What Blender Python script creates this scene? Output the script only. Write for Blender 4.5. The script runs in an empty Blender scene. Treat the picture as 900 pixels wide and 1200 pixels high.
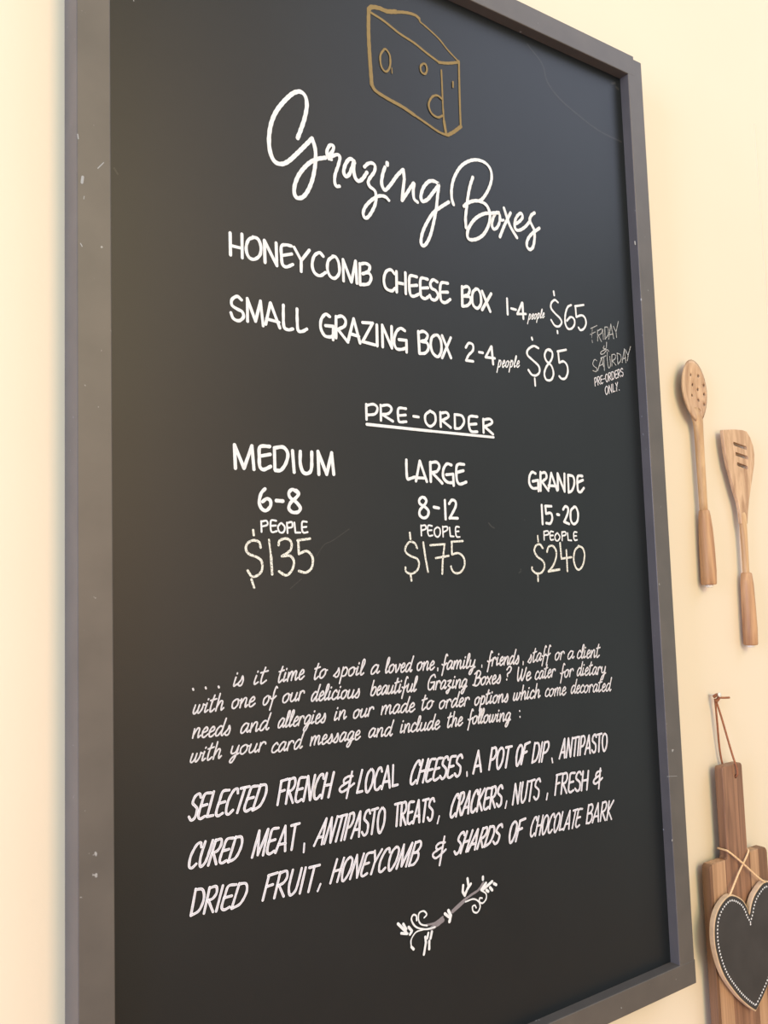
import bpy, bmesh, math, random
from mathutils import Vector, Matrix
random.seed(7)
C = bpy.context.scene.collection
SC = bpy.context.scene

# ------------------------------------------------------------------ camera, world, lights, exposure
# board frame of reference: origin = lower left back corner of the framed menu board, on the wall
BX, BZ = -0.375, 1.0            # where that corner stands in the room (metres)
K = 0.75                        # width of the framed board
cam = bpy.data.cameras.new('camera'); co = bpy.data.objects.new('camera', cam); C.objects.link(co)
cam.sensor_fit = 'VERTICAL'; cam.sensor_height = 36.0
cam.lens = 1001.97 * 36.0 / 1200.0
co.rotation_euler = (1.6543913526, 0.0316225818, -0.5987192362)
co.location = (BX - 0.2469834 * K, -0.9984852 * K, BZ + 0.678568 * K)
cam.clip_start = 0.02
SC.camera = co
SC.view_settings.view_transform = 'Standard'
SC.view_settings.look = 'None'
SC.view_settings.gamma = 1.0
SC.view_settings.use_curve_mapping = False
SC.view_settings.exposure = 0.0

w = bpy.data.worlds.new('room_light'); SC.world = w; w.use_nodes = True
w.node_tree.nodes['Background'].inputs[0].default_value = (.72, .775, .74, 1)
w.node_tree.nodes['Background'].inputs[1].default_value = 1.0

def area(name, loc, target, sx, sy, power, col):
    l = bpy.data.lights.new(name, 'AREA'); l.shape = 'RECTANGLE'; l.size = sx; l.size_y = sy
    l.energy = power; l.color = col
    o = bpy.data.objects.new(name, l); C.objects.link(o); o.location = loc
    o.rotation_euler = (Vector(target) - Vector(loc)).to_track_quat('-Z', 'Y').to_euler()
    return o
# ceiling light high on the right in front of the wall; tall daylight window far to the left;
# two added fill lights behind the viewer, not fixtures of the room
area('ceiling_light', (2.4, -2.1, 4.0), (0.1, 0, 1.5), 1.8, 1.8, 36, (.49, .54, .76))
area('window_daylight', (-3.5, -0.9, 2.0), (0, -0.2, 1.5), 1.4, 2.2, 50, (1.76, 1.86, 2.7))
area('warm_back_fill', (0.45, -3.6, 2.5), (0, 0, 1.7), 0.9, 3.4, 58, (1.32, .73, .36))  # tall warm fill, added for the brown glow on the board's left
area('upper_back_fill', (-0.5, -3.6, 3.0), (0, 0, 1.7), 1.4, 1.2, 50, (.62, .86, .5))  # added fill, higher up, to balance the light colours

# ------------------------------------------------------------------ helpers
def P(x, y, z):
    """millimetres from the board's lower left back corner (y towards the viewer) -> room metres"""
    return Vector((BX + x / 1000.0, -y / 1000.0, BZ + z / 1000.0))

def obj(name, bm, mat, parent=None, smooth=False):
    me = bpy.data.meshes.new(name); bm.to_mesh(me); bm.free()
    if mat: me.materials.append(mat)
    if smooth:
        for f in me.polygons: f.use_smooth = True
    o = bpy.data.objects.new(name, me); C.objects.link(o)
    if parent:
        o.parent = parent
        o.matrix_parent_inverse = parent.matrix_world.inverted() if False else Matrix.Translation(-parent.location)
    return o

def thing(name, label, cat, loc, group=None):
    o = bpy.data.objects.new(name, None); C.objects.link(o); o.location = loc
    o.empty_display_size = 0.02
    o['label'] = label; o['category'] = cat
    if group: o['group'] = group
    return o

def box(bm, x0, x1, y0, y1, z0, z1, bev=0.0, seg=2):
    a = P(x0, y0, z0); b = P(x1, y1, z1)
    vs = [bm.verts.new((x, y, z)) for x in (a.x, b.x) for y in (a.y, b.y) for z in (a.z, b.z)]
    fs = []
    for q in ((0,1,3,2),(4,6,7,5),(0,4,5,1),(2,3,7,6),(0,2,6,4),(1,5,7,3)):
        fs.append(bm.faces.new([vs[i] for i in q]))
    bmesh.ops.recalc_face_normals(bm, faces=fs)
    if bev:
        es = list({e for f in fs for e in f.edges})
        bmesh.ops.bevel(bm, geom=es, offset=bev/1000.0, segments=seg, affect='EDGES', profile=0.5)

def smooth_line(pts, n=6):
    if len(pts) < 3: return pts
    out = []
    Q = [2*pts[0]-pts[1]] + pts + [2*pts[-1]-pts[-2]]
    for i in range(1, len(Q)-2):
        p0, p1, p2, p3 = Q[i-1:i+3]
        for k in range(n):
            t = k/n
            out.append(0.5*((2*p1)+(p2-p0)*t+(2*p0-5*p1+4*p2-p3)*t*t+(3*p1-p0-3*p2+p3)*t**3))
    out.append(pts[-1])
    return out

def tube(bm, pts, r, n=8, cap=True):
    """round cord through points given in board millimetres"""
    pts = [P(*p) for p in pts]
    rings = []
    up = Vector((0.3, 0.9, 0.2)).normalized()
    for i, p in enumerate(pts):
        d = (pts[min(i+1, len(pts)-1)] - pts[max(i-1, 0)]).normalized()
        a = d.cross(up).normalized(); b = d.cross(a).normalized()
        rr = (r[i] if isinstance(r, (list, tuple)) else r)/1000.0
        rings.append([bm.verts.new(p + rr*(math.cos(2*math.pi*k/n)*a + math.sin(2*math.pi*k/n)*b)) for k in range(n)])
    for i in range(len(rings)-1):
        for k in range(n):
            bm.faces.new((rings[i][k], rings[i][(k+1)%n], rings[i+1][(k+1)%n], rings[i+1][k]))
    if cap:
        bm.faces.new(rings[0][::-1]); bm.faces.new(rings[-1])
    bmesh.ops.recalc_face_normals(bm, faces=bm.faces[:])

def prism(bm, outline, y0, y1, bev=0.0, seg=2):
    """closed x,z outline (mm) extruded from y0 to y1"""
    a = [bm.verts.new(P(x, y0, z)) for x, z in outline]
    b = [bm.verts.new(P(x, y1, z)) for x, z in outline]
    n = len(a); fs = [bm.faces.new(a), bm.faces.new(b[::-1])]
    for i in range(n): fs.append(bm.faces.new((a[i], a[(i+1)%n], b[(i+1)%n], b[i])))
    bmesh.ops.recalc_face_normals(bm, faces=fs)
    if bev:
        es = [e for f in fs[:2] for e in f.edges]
        bmesh.ops.bevel(bm, geom=es, offset=bev/1000.0, segments=seg, affect='EDGES', profile=0.5)

# ------------------------------------------------------------------ materials
def material(name):
    m = bpy.data.materials.new(name); m.use_nodes = True
    nt = m.node_tree; b = nt.nodes['Principled BSDF']
    return m, nt, b
def N(nt, t, **kw):
    n = nt.nodes.new(t)
    for k, v in kw.items():
        if k in n.inputs: n.inputs[k].default_value = v
        else: setattr(n, k, v)
    return n
def coords(nt, scale=(1,1,1)):
    tc = N(nt, 'ShaderNodeTexCoord'); mp = N(nt, 'ShaderNodeMapping'); mp.inputs['Scale'].default_value = scale
    nt.links.new(tc.outputs['Object'], mp.inputs[0]); return mp.outputs[0]
def ramp(nt, src, stops):
    r = N(nt, 'ShaderNodeValToRGB'); cr = r.color_ramp
    cr.elements[0].position, cr.elements[0].color = stops[0][0], (*stops[0][1], 1)
    cr.elements[1].position, cr.elements[1].color = stops[-1][0], (*stops[-1][1], 1)
    for p, c in stops[1:-1]:
        e = cr.elements.new(p); e.color = (*c, 1)
    nt.links.new(src, r.inputs[0]); return r.outputs[0]
def bump(nt, b, src, dist, strength=0.5):
    n = N(nt, 'ShaderNodeBump'); n.inputs['Strength'].default_value = strength; n.inputs['Distance'].default_value = dist
    nt.links.new(src, n.inputs['Height']); nt.links.new(n.outputs[0], b.inputs['Normal'])

def wall_mat():
    m, nt, b = material('cream_wall_paint'); v = coords(nt)
    n = N(nt, 'ShaderNodeTexNoise', Scale=3.0, Detail=3.0); nt.links.new(v, n.inputs['Vector'])
    nt.links.new(ramp(nt, n.outputs[0], [(.35, WALL0), (.7, WALL1)]), b.inputs['Base Color'])
    b.inputs['Roughness'].default_value = .6
    n2 = N(nt, 'ShaderNodeTexNoise', Scale=160.0, Detail=4.0); nt.links.new(v, n2.inputs['Vector'])
    bump(nt, b, n2.outputs[0], .0004, .25)
    return m
WALL0 = (0.715, 0.625, 0.52); WALL1 = (0.735, 0.642, 0.54)
def plain(name, col, rough=.5, spec=.5, noise=0.0, nscale=40):
    m, nt, b = material(name)
    b.inputs['Roughness'].default_value = rough; b.inputs['Specular IOR Level'].default_value = spec
    if noise:
        v = coords(nt); n = N(nt, 'ShaderNodeTexNoise', Scale=nscale, Detail=5.0); nt.links.new(v, n.inputs['Vector'])
        lo = tuple(c*(1-noise) for c in col); hi = tuple(min(1, c*(1+noise)) for c in col)
        nt.links.new(ramp(nt, n.outputs[0], [(.3, lo), (.7, hi)]), b.inputs['Base Color'])
    else: b.inputs['Base Color'].default_value = (*col, 1)
    return m
def board_mat():
    m, nt, b = material('matt_blackboard_paint'); v = coords(nt)
    n = N(nt, 'ShaderNodeTexNoise', Scale=5.0, Detail=6.0, Roughness=.6); nt.links.new(v, n.inputs['Vector'])
    nt.links.new(ramp(nt, n.outputs[0], [(.35, (.005,.0075,.0105)), (.75, (.008,.011,.0145))]), b.inputs['Base Color'])
    b.inputs['Roughness'].default_value = .4; b.inputs['Specular IOR Level'].default_value = .37
    n2 = N(nt, 'ShaderNodeTexNoise', Scale=900.0, Detail=2.0); nt.links.new(v, n2.inputs['Vector'])
    bump(nt, b, n2.outputs[0], .0002, .3)
    return m
def frame_mat():
    m, nt, b = material('charcoal_frame_paint'); v = coords(nt)
    n = N(nt, 'ShaderNodeTexNoise', Scale=25.0, Detail=5.0); nt.links.new(v, n.inputs['Vector'])
    base = ramp(nt, n.outputs[0], [(.3, (.078,.07,.068)), (.7, (.097,.086,.082))])
    c = N(nt, 'ShaderNodeTexNoise', Scale=120.0, Detail=2.0); nt.links.new(v, c.inputs['Vector'])
    mask = ramp(nt, c.outputs[0], [(.74, (0,0,0)), (.77, (1,1,1))])
    mx = N(nt, 'ShaderNodeMix', data_type='RGBA')
    nt.links.new(mask, mx.inputs[0]); nt.links.new(base, mx.inputs[6]); mx.inputs[7].default_value = (.3,.3,.32,1)
    nt.links.new(mx.outputs[2], b.inputs['Base Color'])
    b.inputs['Roughness'].default_value = .45
    bump(nt, b, n.outputs[0], .0006, .3)
    return m
def wood(name, dark, light, scale=(60, 60, 4), rough=.5, rot=0):
    m, nt, b = material(name); v = coords(nt, scale)
    n = N(nt, 'ShaderNodeTexNoise', Scale=1.0, Detail=6.0, Roughness=.65, Distortion=.6); nt.links.new(v, n.inputs['Vector'])
    mid = tuple((a+c)/2 for a, c in zip(dark, light))
    nt.links.new(ramp(nt, n.outputs[0], [(.3, dark), (.5, mid), (.7, light)]), b.inputs['Base Color'])
    b.inputs['Roughness'].default_value = rough
    bump(nt, b, n.outputs[0], .0005, .3)
    return m
def ink(name, edge, mid=None, chalk=0.0, body=(.03,.03,.03)):
    """paint or chalk line; the pigment is denser along both edges of the stroke when mid is given"""
    m, nt, b = material(name); b.inputs['Roughness'].default_value = .8
    b.inputs['Specular IOR Level'].default_value = .2
    src = None
    if mid:
        at = N(nt, 'ShaderNodeAttribute', attribute_name='across')
        src = ramp(nt, at.outputs['Fac'], [(.0, mid), (.45, mid), (.8, edge)])
    v = coords(nt)
    n = N(nt, 'ShaderNodeTexNoise', Scale=700.0 if chalk else 250.0, Detail=3.0); nt.links.new(v, n.inputs['Vector'])
    f = ramp(nt, n.outputs[0], [(.36, (chalk,)*3), (.5, (0,0,0))] if chalk else [(.3, (.12,)*3), (.6, (0,0,0))])
    mx = N(nt, 'ShaderNodeMix', data_type='RGBA')
    nt.links.new(f, mx.inputs[0]); mx.inputs[7].default_value = (*body, 1)
    if src: nt.links.new(src, mx.inputs[6])
    else: mx.inputs[6].default_value = (*edge, 1)
    nt.links.new(mx.outputs[2], b.inputs['Base Color'])
    return m
M = dict(
 wall=wall_mat(), board=board_mat(), frame=frame_mat(),
 floor=wood('floor_boards', (.3,.18,.1), (.5,.32,.19), (3,20,20), .5),
 spoon=wood('pale_cherry_wood', (.36,.2,.1), (.66,.44,.25), (110,110,7)),
 grip=wood('pale_cherry_grip', (.3,.145,.075), (.62,.37,.2), (90,90,7)),
 scoop=wood('worn_spoon_wood', (.33,.18,.1), (.68,.47,.31), (90,90,14)),
 light_stave=wood('light_acacia', (.3,.165,.09), (.55,.34,.21), (130,130,4)),
 dark_stave=wood('dark_walnut', (.13,.062,.038), (.36,.19,.115), (110,110,4)),
 edge_stave=wood('reddish_acacia', (.12,.058,.03), (.25,.13,.075), (110,110,4)),
 heart_wood=plain('pale_raw_plywood', (.58,.42,.28), .7, .3, .12, 90),
 slate=plain('slate_black_paint', (.035,.033,.035), .55, .4, .15, 30),
 twine=plain('jute_twine', (.72,.5,.3), .9, .1, .2, 600),
 leather=plain('brown_leather', (.3,.115,.06), .6, .3, .2, 300),
 nail=plain('pale_nail_metal', (.75,.72,.68), .3, .6),
 white_ink=ink('white_paint_marker', (.70,.72,.79)),
 thin_ink=ink('thin_white_marker', (.6,.59,.66), None, .3, (.2,.19,.22)),
 slant_ink=ink('layered_white_marker', (.86,.86,.98), (.55,.54,.64)),
 grey_ink=ink('grey_watered_paint', (.22,.2,.23)),
 gold_ink=ink('gold_paint_marker', (.25,.18,.085)),
 chalk=ink('cream_chalk', (.7,.7,.68), None, .8, (.12,.12,.12)),
 faint_chalk=ink('faint_chalk', (.4,.41,.44), None, .75, (.08,.08,.08)),
 chip=ink('bare_chip', (.34,.35,.38)),
 scuff=ink('rubbed_chalk_scuff', (.03,.031,.033), None, .6, (.012,.014,.017)),
)

# ------------------------------------------------------------------ setting
def struct(name, bm, mat):
    o = obj(name, bm, mat); o['kind'] = 'structure'; return o
bm = bmesh.new()
va = [bm.verts.new(v) for v in ((-3.5,0,0),(3.5,0,0),(3.5,0,4.5),(-3.5,0,4.5))]
vb = [bm.verts.new(v) for v in ((-3.5,.12,0),(3.5,.12,0),(3.5,.12,4.5),(-3.5,.12,4.5))]
bm.faces.new(va); bm.faces.new(vb[::-1])
for i in range(4): bm.faces.new((va[i], va[(i+1)%4], vb[(i+1)%4], vb[i]))
bmesh.ops.recalc_face_normals(bm, faces=bm.faces[:])
struct('wall_back', bm, M['wall'])
bm = bmesh.new(); vs = [bm.verts.new(v) for v in ((-3.5,-4.5,0),(3.5,-4.5,0),(3.5,.12,0),(-3.5,.12,0))]
vc = [bm.verts.new(v) for v in ((-3.5,-4.5,-.1),(3.5,-4.5,-.1),(3.5,.12,-.1),(-3.5,.12,-.1))]
bm.faces.new(vs); bm.faces.new(vc[::-1])
for i in range(4): bm.faces.new((vs[i], vs[(i+1)%4], vc[(i+1)%4], vc[i]))
bmesh.ops.recalc_face_normals(bm, faces=bm.faces[:])
struct('floor', bm, M['floor'])
# raised joint line in the wall paint on the far right
bm = bmesh.new(); box(bm, 1081.5, 1083.5, -.5, .9, 880, 1235, .4)
struct('trim_1', bm, M['wall'])

# ------------------------------------------------------------------ menu board
W, H, D, FW = 750.0, 1210.0, 40.35, 28.6     # outer width, height, depth, member width
YB = 26.6                                     # depth of the black writing surface
board = thing('menu_board', 'large black framed chalkboard menu with white hand lettering on the cream wall', 'menu board', P(W/2, 0, 0))
bm = bmesh.new(); box(bm, 0, FW, 0, D, 0, H+1, .9); obj('frame_stile', bm, M['frame'], board)
bm = bmesh.new(); box(bm, W-FW, W, 0, D, 4, H-4, .9); obj('frame_stile', bm, M['frame'], board)
bm = bmesh.new(); box(bm, FW+.2, W-FW*.55, .5, D+.15, H-FW, H, .9); 
obj('frame_rail', bm, M['frame'], board)
bm = bmesh.new(); box(bm, FW+.2, W+1.2, .5, D+.15, 0, FW, .9)
obj('frame_rail', bm, M['frame'], board)
bm = bmesh.new(); box(bm, FW-4, W-FW+4, 18, YB, FW-4, H-FW+4); obj('writing_surface', bm, M['board'], board)
INK=[
('gold outline drawing of a block of holed cheese','gold_ink',[(4.7,'c','311.1,1128.6 309.9,1103.9 310.3,1078.2 311.9,1042.8'),
(4.99,'c','311.1,1128.2 315.2,1132.3 325.2,1134.7 335.3,1134.9 347.7,1139'),
(3.48,'c','346.6,1138.2 360.2,1142.7 372.9,1144.7 379.7,1142.9'),
(2.27,'l','379.6,1141.8 381.2,1138.7'),
(2.09,'c','380.8,1139.1 389.6,1136 406.7,1128.4 419.6,1119.1 434.9,1110.4'),
(2.84,'c','314,1125.3 330.8,1121.9 350.8,1115 371.5,1110.7 388.3,1104.8 405.4,1099.7'),
(3.35,'c','405.4,1099.3 418.8,1102.7 434.8,1109.1'),
(2.27,'c','408.9,1090.8 409,1073.6 409.1,1048.3 409.8,1030.5'),
(3.7,'l','409.8,1030.5 412.3,1015'),
(2.73,'c','435.6,1110.7 435,1089.2 434.4,1055.9 434.3,1030.3'),
(3.94,'c','311.9,1042.8 316.6,1037.5 331.4,1033.5 351.5,1030 367.8,1025.3'),
(2.84,'c','367.8,1025.3 384.5,1020.4 401.4,1015.5 414.5,1014.7'),
(4.14,'c','414.6,1015.3 423.8,1021.8 434.5,1031.3'),
(2.38,'c','329.5,1089.1 324.1,1079.5 325.1,1067.7 330.9,1063.6 336.5,1071.5 336.9,1083.8 332.5,1089.3 329.5,1089.1'),
(1.19,'l','338.8,1070.5 339,1064.5'),
(2.45,'c','382.9,1090.4 378.8,1085.5 379.6,1079.5 384.5,1078.4 387.7,1083.9 386.5,1089.8 382.9,1090.4'),
(2.56,'c','408.2,1056.1 401.3,1058.2 393.5,1054 388.3,1043.8 391.5,1035 400.1,1032.1 407.9,1036.2'),
(2.3,'l','425.1,1082 424.8,1075.7')]),
('large flowing white script heading','white_ink',[(4.49,'c','219.4,957.4 223.4,967.5 228.3,981.5 231,995 229.9,1003.7 225.6,1007.4 220.1,1006.4 213.2,1001.2 204.3,990.8 196.4,979.2 190.9,967 187.9,953.9 187.3,941.4 189.3,931.5 193.6,925.7 200.8,925.5 208.5,930.5 218.4,941.1 228.5,952.7 236.2,961.7'),
(4.32,'c','236.2,961.7 239.3,952.1 239.6,939.5 236.5,922.5 231.6,908.8 225,898.3 218.2,894.6 214.4,897.6 214.6,906.4 219.8,919.2 229.9,932.5 240,940.5 251.2,945.3'),
(3.69,'c','258.3,945.3 253.9,946.9 253.4,953.2 257.1,960.2 261.2,960.2 260.2,955 255.4,949.1'),
(3.69,'c','255.2,945.1 261.5,950.4 266.3,952.4 268.7,949.9 266.4,941.1 262.3,930 261.6,921.6 263.6,918 267.1,918.9'),
(4.11,'c','286.5,949.1 283.4,952 279.1,950.3 274.7,943.2 272.8,935.4 275.4,931.4 279.7,934.9 283.5,943.7 285.9,950.8'),
(4.13,'c','285.9,950.8 285.2,942.2 286.6,933.3 290.7,930.2 295.9,933.8 301.8,942.4'),
(3.78,'c','298.6,947.5 303.7,952.6 309.2,954.4 312.4,952 311,945.1 305.3,937.1 303,931.8 305,927.6 310.3,925.1 312.3,920.9 311.5,911.4 307.3,902 301.6,893.8 297.2,891.7 295.3,896.5 298.8,904.7 307.7,914.2 316.7,920.1 324.4,921 328.8,918.2'),
(4.04,'c','325.7,954.5 322.5,946.1 320.6,936.1 322.6,930 325.9,929.5 332.8,937.3 341.2,948.9 349.5,957.8'),
(4.83,'l','328.8,959.9 328.7,958'),
(4.09,'l','350,957.9 350.9,947.5 348.5,933.4 346.9,922.5'),
(3.91,'c','346.9,922.5 354.2,932.9 360.4,942.1 364,945.9 362.5,936.8 363.3,928.2 367.8,925.4'),
(4.18,'c','397.6,954.2 391.7,955.3 384.4,952.9 376.8,944.2 372.8,933.4 375,928.1 382.2,932.1 389.8,941.4 396.7,950 398.3,953'),
(3.96,'c','398.7,951.5 396.2,939 393.8,924.6 389.5,907.9 383.9,891.1 377.5,880 372.7,877.1 370.5,880.5 372.6,890.6 378.5,902.6 388.7,917.5 400,927 412.1,935.8'),
(3.94,'c','418.8,934.3 416.6,941.8 417.2,954 421.6,967.2 431.1,981.7 443,991.4 456.2,996.9 469.3,996.8 477.4,990.6 478.4,979.3 472.9,965.5 464.3,953.1 457.5,947.4'),
(4.11,'c','449.3,974.1 444.6,962.7 440.9,949.6 437.5,932.6 435.7,922.1 435.9,911'),
(4.14,'c','433.8,935.8 440.5,941.4 451,946.3 461.4,947.3 469.6,944 473.3,934.5 470.5,921.5 461.9,908.4 451.1,900.7 440.8,897.9 437.2,902.2 440.2,911.9 449.8,924.2 463.2,933.3 476.6,937.3 486.1,939.9'),
(3.78,'c','488,941 483.4,939.3 478.4,931.5 476.3,922.8 478.8,918.8 483.7,921.3 488.1,928.5 489.4,937.1 487.4,940.2'),
(3.17,'c','489.4,937.1 491,932.2 495.1,933.2'),
(4.04,'c','496.5,948.1 500.3,938.5 505.7,927.1 515.4,915.9'),
(4.02,'c','506.7,944.5 496.1,927.1 487.9,911.2'),
(3.87,'c','512.8,931.8 520,936.5 526,943.2 524.1,948 517.7,943.4 513,935 513.3,926.6 519.4,925.8 529.5,932.2 538.6,941.7'),
(4.12,'c','546.5,953.5 541.1,949.3 537.8,942.6 541.1,936.9 544.5,931.2 544.4,920.4 540.8,909 534.9,905.3 530.9,909.2 532.8,917 540.5,926 553.4,935.7')]),
('white capitals of the first box line','white_ink',[(3.16,'l','144.3,843.3 144.3,821.8'),
(3.19,'l','156.4,844.6 156.3,821.4'),
(3.18,'l','144.4,831 156.1,830.6'),
(3.22,'c','169.2,844.1 163.2,840.4 160.5,831.5 162.9,823.6 168.8,822.3 174.9,827.8 176.1,836.5 173.2,843.1 167.9,844.2'),
(3.24,'l','179.9,843.3 180.2,821.3'),
(3.26,'l','179.9,843.3 192.9,820.5'),
(3.27,'l','192.6,843.3 192.9,820.5'),
(3.29,'c','209.3,843.6 203,843.5 198.3,841 198.1,831.4 199.1,823 203.5,821.3 210.5,825.1'),
(3.3,'l','198.9,831.9 209.5,835.5'),
(3.33,'l','212.4,842.9 219.6,831.7'),
(3.34,'l','229.6,843.4 220,830.8 219.7,819.7'),
(3.37,'c','245.5,840.2 241.2,843.1 234.9,838.2 232.4,828.3 235.1,821 241.3,819.2 247.7,823.7'),
(3.41,'c','257.6,842.6 251.4,836.8 250,827.7 253.1,820.8 258.7,819.8 263.9,826.3 263.7,836.2 260.5,842 256.7,842.4'),
(3.45,'l','268.8,818.8 268.9,841.2 278.3,819.3 284.1,842.5 285,819.1'),
(3.48,'l','289.2,840.7 288.9,819.2'),
(3.5,'c','289.2,840.1 296.3,842.4 301.5,840.3 299.6,834.5 292.4,830.5'),
(3.5,'c','292.4,830.5 299.5,832.8 302.9,828.4 299.1,821 288.9,818.3'),
(3.38,'c','333.1,837.9 328.4,841.5 322,838 319,828.7 321.3,820.3 328.5,818.4 333.3,822'),
(3.4,'l','335.7,840.9 335.2,818.3'),
(3.42,'l','347.5,841.8 347.1,818.6'),
(3.41,'l','335.7,829 347.1,829.2'),
(3.44,'c','363.2,840.2 355.3,840.2 353,836.5 352.6,826.6 354,818.8 358.3,817.8 366.1,821.8'),
(3.44,'l','353.3,828.5 363.2,830.8'),
(3.47,'c','377.9,840.1 370.2,840.2 367.8,836.5 367.4,826.5 368.2,819.4 373.6,817.6 379.3,821.3'),
(3.48,'l','367.9,828.4 378.1,830.5'),
(3.5,'c','391.3,839.4 385.7,841 381.5,836.2 383,831 388.6,829.2 391.7,824.3 388.1,818.7 382.5,818.5 380,822.3'),
(3.53,'c','406.1,840.5 398.1,839.9 395.4,835.9 394.5,826.6 396,818.9 401.6,817.7 408.7,822.5'),
(3.53,'l','395.3,828.5 405.6,830.3'),
(3.59,'l','426.6,840.4 425.9,817.9'),
(3.6,'c','427,839 434.2,841.7 437.6,838.6 434.9,832.5 427.7,829.4'),
(3.6,'c','427.7,829.4 437.2,830 438.1,824.6 433.1,819.4 425.9,817.5'),
(3.63,'c','447.3,841.2 442.3,836.5 440.6,827.8 442.6,820.6 448.5,818.7 453.7,825.2 453.6,835.6 450.4,840.8 446.6,841.1'),
(3.66,'l','456.2,839.9 467.3,817.9'),
(3.66,'l','469.9,839.3 455,817.9')]),
('white party size of the first box line','white_ink',[(3,'l','495,837.8 494.9,818.9'),
(3.02,'l','501.1,826.9 508.4,826.6'),
(3.04,'l','518.9,836.6 510.3,821.7 524.2,823.9'),
(3.05,'l','519.5,836.6 519.9,817.4'),
(1.26,'l','530.3,824.8 526.3,812.1'),
(1.27,'c','529.3,821.9 531.4,824.9 532.3,823.4 530.8,819.3 529,817.9 528.4,818.7'),
(1.27,'c','534.1,821.9 536.1,823.3 537,825.1 536.2,826 534.3,823 533.5,819.3 534.6,819.1 536.7,821.4'),
(1.27,'c','540.7,826.7 538.5,824.4 537.7,820.7 538.8,820.1 540.9,822.9 541.7,826.2 540.7,826.7'),
(1.28,'l','541.5,825.5 542.6,826'),
(1.28,'l','544.8,828 541.2,816'),
(1.28,'c','543.8,825.2 546,828.2 546.9,826.7 545.5,822.8 543.6,821.5 543,822.3'),
(1.28,'c','548.1,824.6 551.1,830.8 551.8,833.9 550.7,832.9 548.6,825.8 548.2,822.4 550,824.2'),
(1.28,'c','552,826.2 554,827.5 554.8,829.2 554,830 552.1,827.2 551.5,823.7 552.6,823.5 554.7,825.7')]),
('thin white dollar price of the first box line','white_ink',[(2.71,'c','579.6,847.1 574.5,849.3 568.3,844.6 567.3,838 573.3,832.6 581.8,827.4 584.4,822.4 579.6,817 572.3,816.8 566.3,822.9'),
(2.83,'l','573.1,859.8 573.7,855.2'),
(2.81,'l','576.2,810.5 576.4,808'),
(2.74,'c','602.7,847.4 596.4,843.7 591.8,834.4 590.5,823.3 594.5,816.4 601.5,817.4 607.1,823.6 606.6,830.1 600.7,831.8 593.6,826'),
(2.78,'l','609.6,847 625.3,851.2'),
(2.76,'l','610.2,846.6 610.8,833.4'),
(2.77,'c','610.8,833.4 620.3,837 626.3,834.9 628,827.8 623.7,820.6 617.3,817.5 613.8,820.3')]),
('white capitals of the second box line','white_ink',[(3.13,'c','154.7,780.1 150.3,782.8 145,778.9 144.9,773.4 150.1,770.6 155.3,768.6 156.4,763.8 151.8,759.5 146.1,760.8 143.7,765.9'),
(3.17,'l','160.6,760.3 160.7,782.4 168.9,761.5 174.5,782.2 176.8,758.4'),
(3.21,'l','179.5,760.3 185,782.1 194.7,758.8'),
(3.21,'l','180.6,765.7 193.8,764.3'),
(3.25,'c','199,782.1 198.7,770.7 199.3,760.4 204,758.3 208.8,759.9'),
(3.28,'c','214,780.7 213.9,769.2 214.7,759.4 219.3,758.9 224.5,762'),
(3.35,'c','251.2,778.7 246.4,780.4 241.3,774.3 240.4,765.5 244.6,758.3 251.2,757.7 254.1,759.6'),
(3.35,'l','246,768.6 255.3,769.2 254.5,755.4'),
(3.37,'l','258.6,779.9 257.9,757.8'),
(3.39,'c','258.5,778.9 265.4,781.3 269.8,777.6 268.4,771.5 260.4,766.8'),
(3.38,'l','260.4,766.8 272,755.2'),
(3.41,'l','272.5,757.3 279.7,780.7 286.7,756.2'),
(3.41,'l','274.6,764.5 285.4,763'),
(3.46,'l','290.5,778.4 303.1,779.6 289.8,758.2 305.1,756.7'),
(3.48,'l','308.2,778.4 307.9,756.1'),
(3.31,'l','315,779.3 314.8,755.9'),
(3.32,'l','315,779.3 326.5,756.2'),
(3.34,'l','327,779.6 326.5,756.2'),
(3.36,'c','344.1,777.4 338.5,779.2 332.6,774 329.5,763.9 332.3,756.5 339.7,756.6 345.1,759'),
(3.36,'l','335.9,766.6 345.8,767.1 345.5,754.2'),
(3.41,'l','362.7,779.5 363.2,755.2'),
(3.43,'c','363.1,778.3 369.7,780.5 375.1,777.3 372.6,771.6 365.9,768.9'),
(3.42,'c','365.9,768.9 374,768.2 375.5,762.2 370.9,756.7 363.2,755.2'),
(3.46,'c','385.1,778.7 380.5,774.5 378.9,765.3 381.9,757.6 388.5,754.8 393.3,761.8 393.3,772.7 389.6,778.5 385.1,778.7'),
(3.49,'l','395.2,779.3 406.6,755.8'),
(3.49,'l','407.3,778.6 394.1,754.3')]),
('white party size of the second box line','white_ink',[(2.96,'c','428.7,770.4 433.2,775.9 439.1,775.2 439.2,768.7 432.5,762.2 428.4,755.6'),
(2.96,'l','428.4,755.6 438.8,755.8'),
(2.99,'l','448.2,767.6 453.8,767.6'),
(3.02,'l','466.9,776.6 457.6,763 471.6,763.4'),
(3.02,'l','467.4,776.7 468.7,756.1'),
(1.41,'l','478.3,762.1 473.9,747.2'),
(1.42,'c','477.2,758.7 479.8,762.1 480.9,760.1 479.2,755.3 477,753.9 476.2,754.9'),
(1.42,'c','483.4,758 485.9,759.5 486.9,761.6 485.9,762.7 483.5,759.3 482.8,754.8 484.1,754.4 486.7,757'),
(1.43,'c','491.6,762.9 488.9,760.4 488,756 489.5,755.1 492,758.2 492.8,762.2 491.6,762.9'),
(1.43,'l','492.6,761.3 494,761.7'),
(1.43,'l','496.8,764 492.6,749.6'),
(1.43,'c','495.7,760.7 498.3,764 499.5,762.1 497.9,757.4 495.6,756.1 494.7,757.1'),
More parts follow.
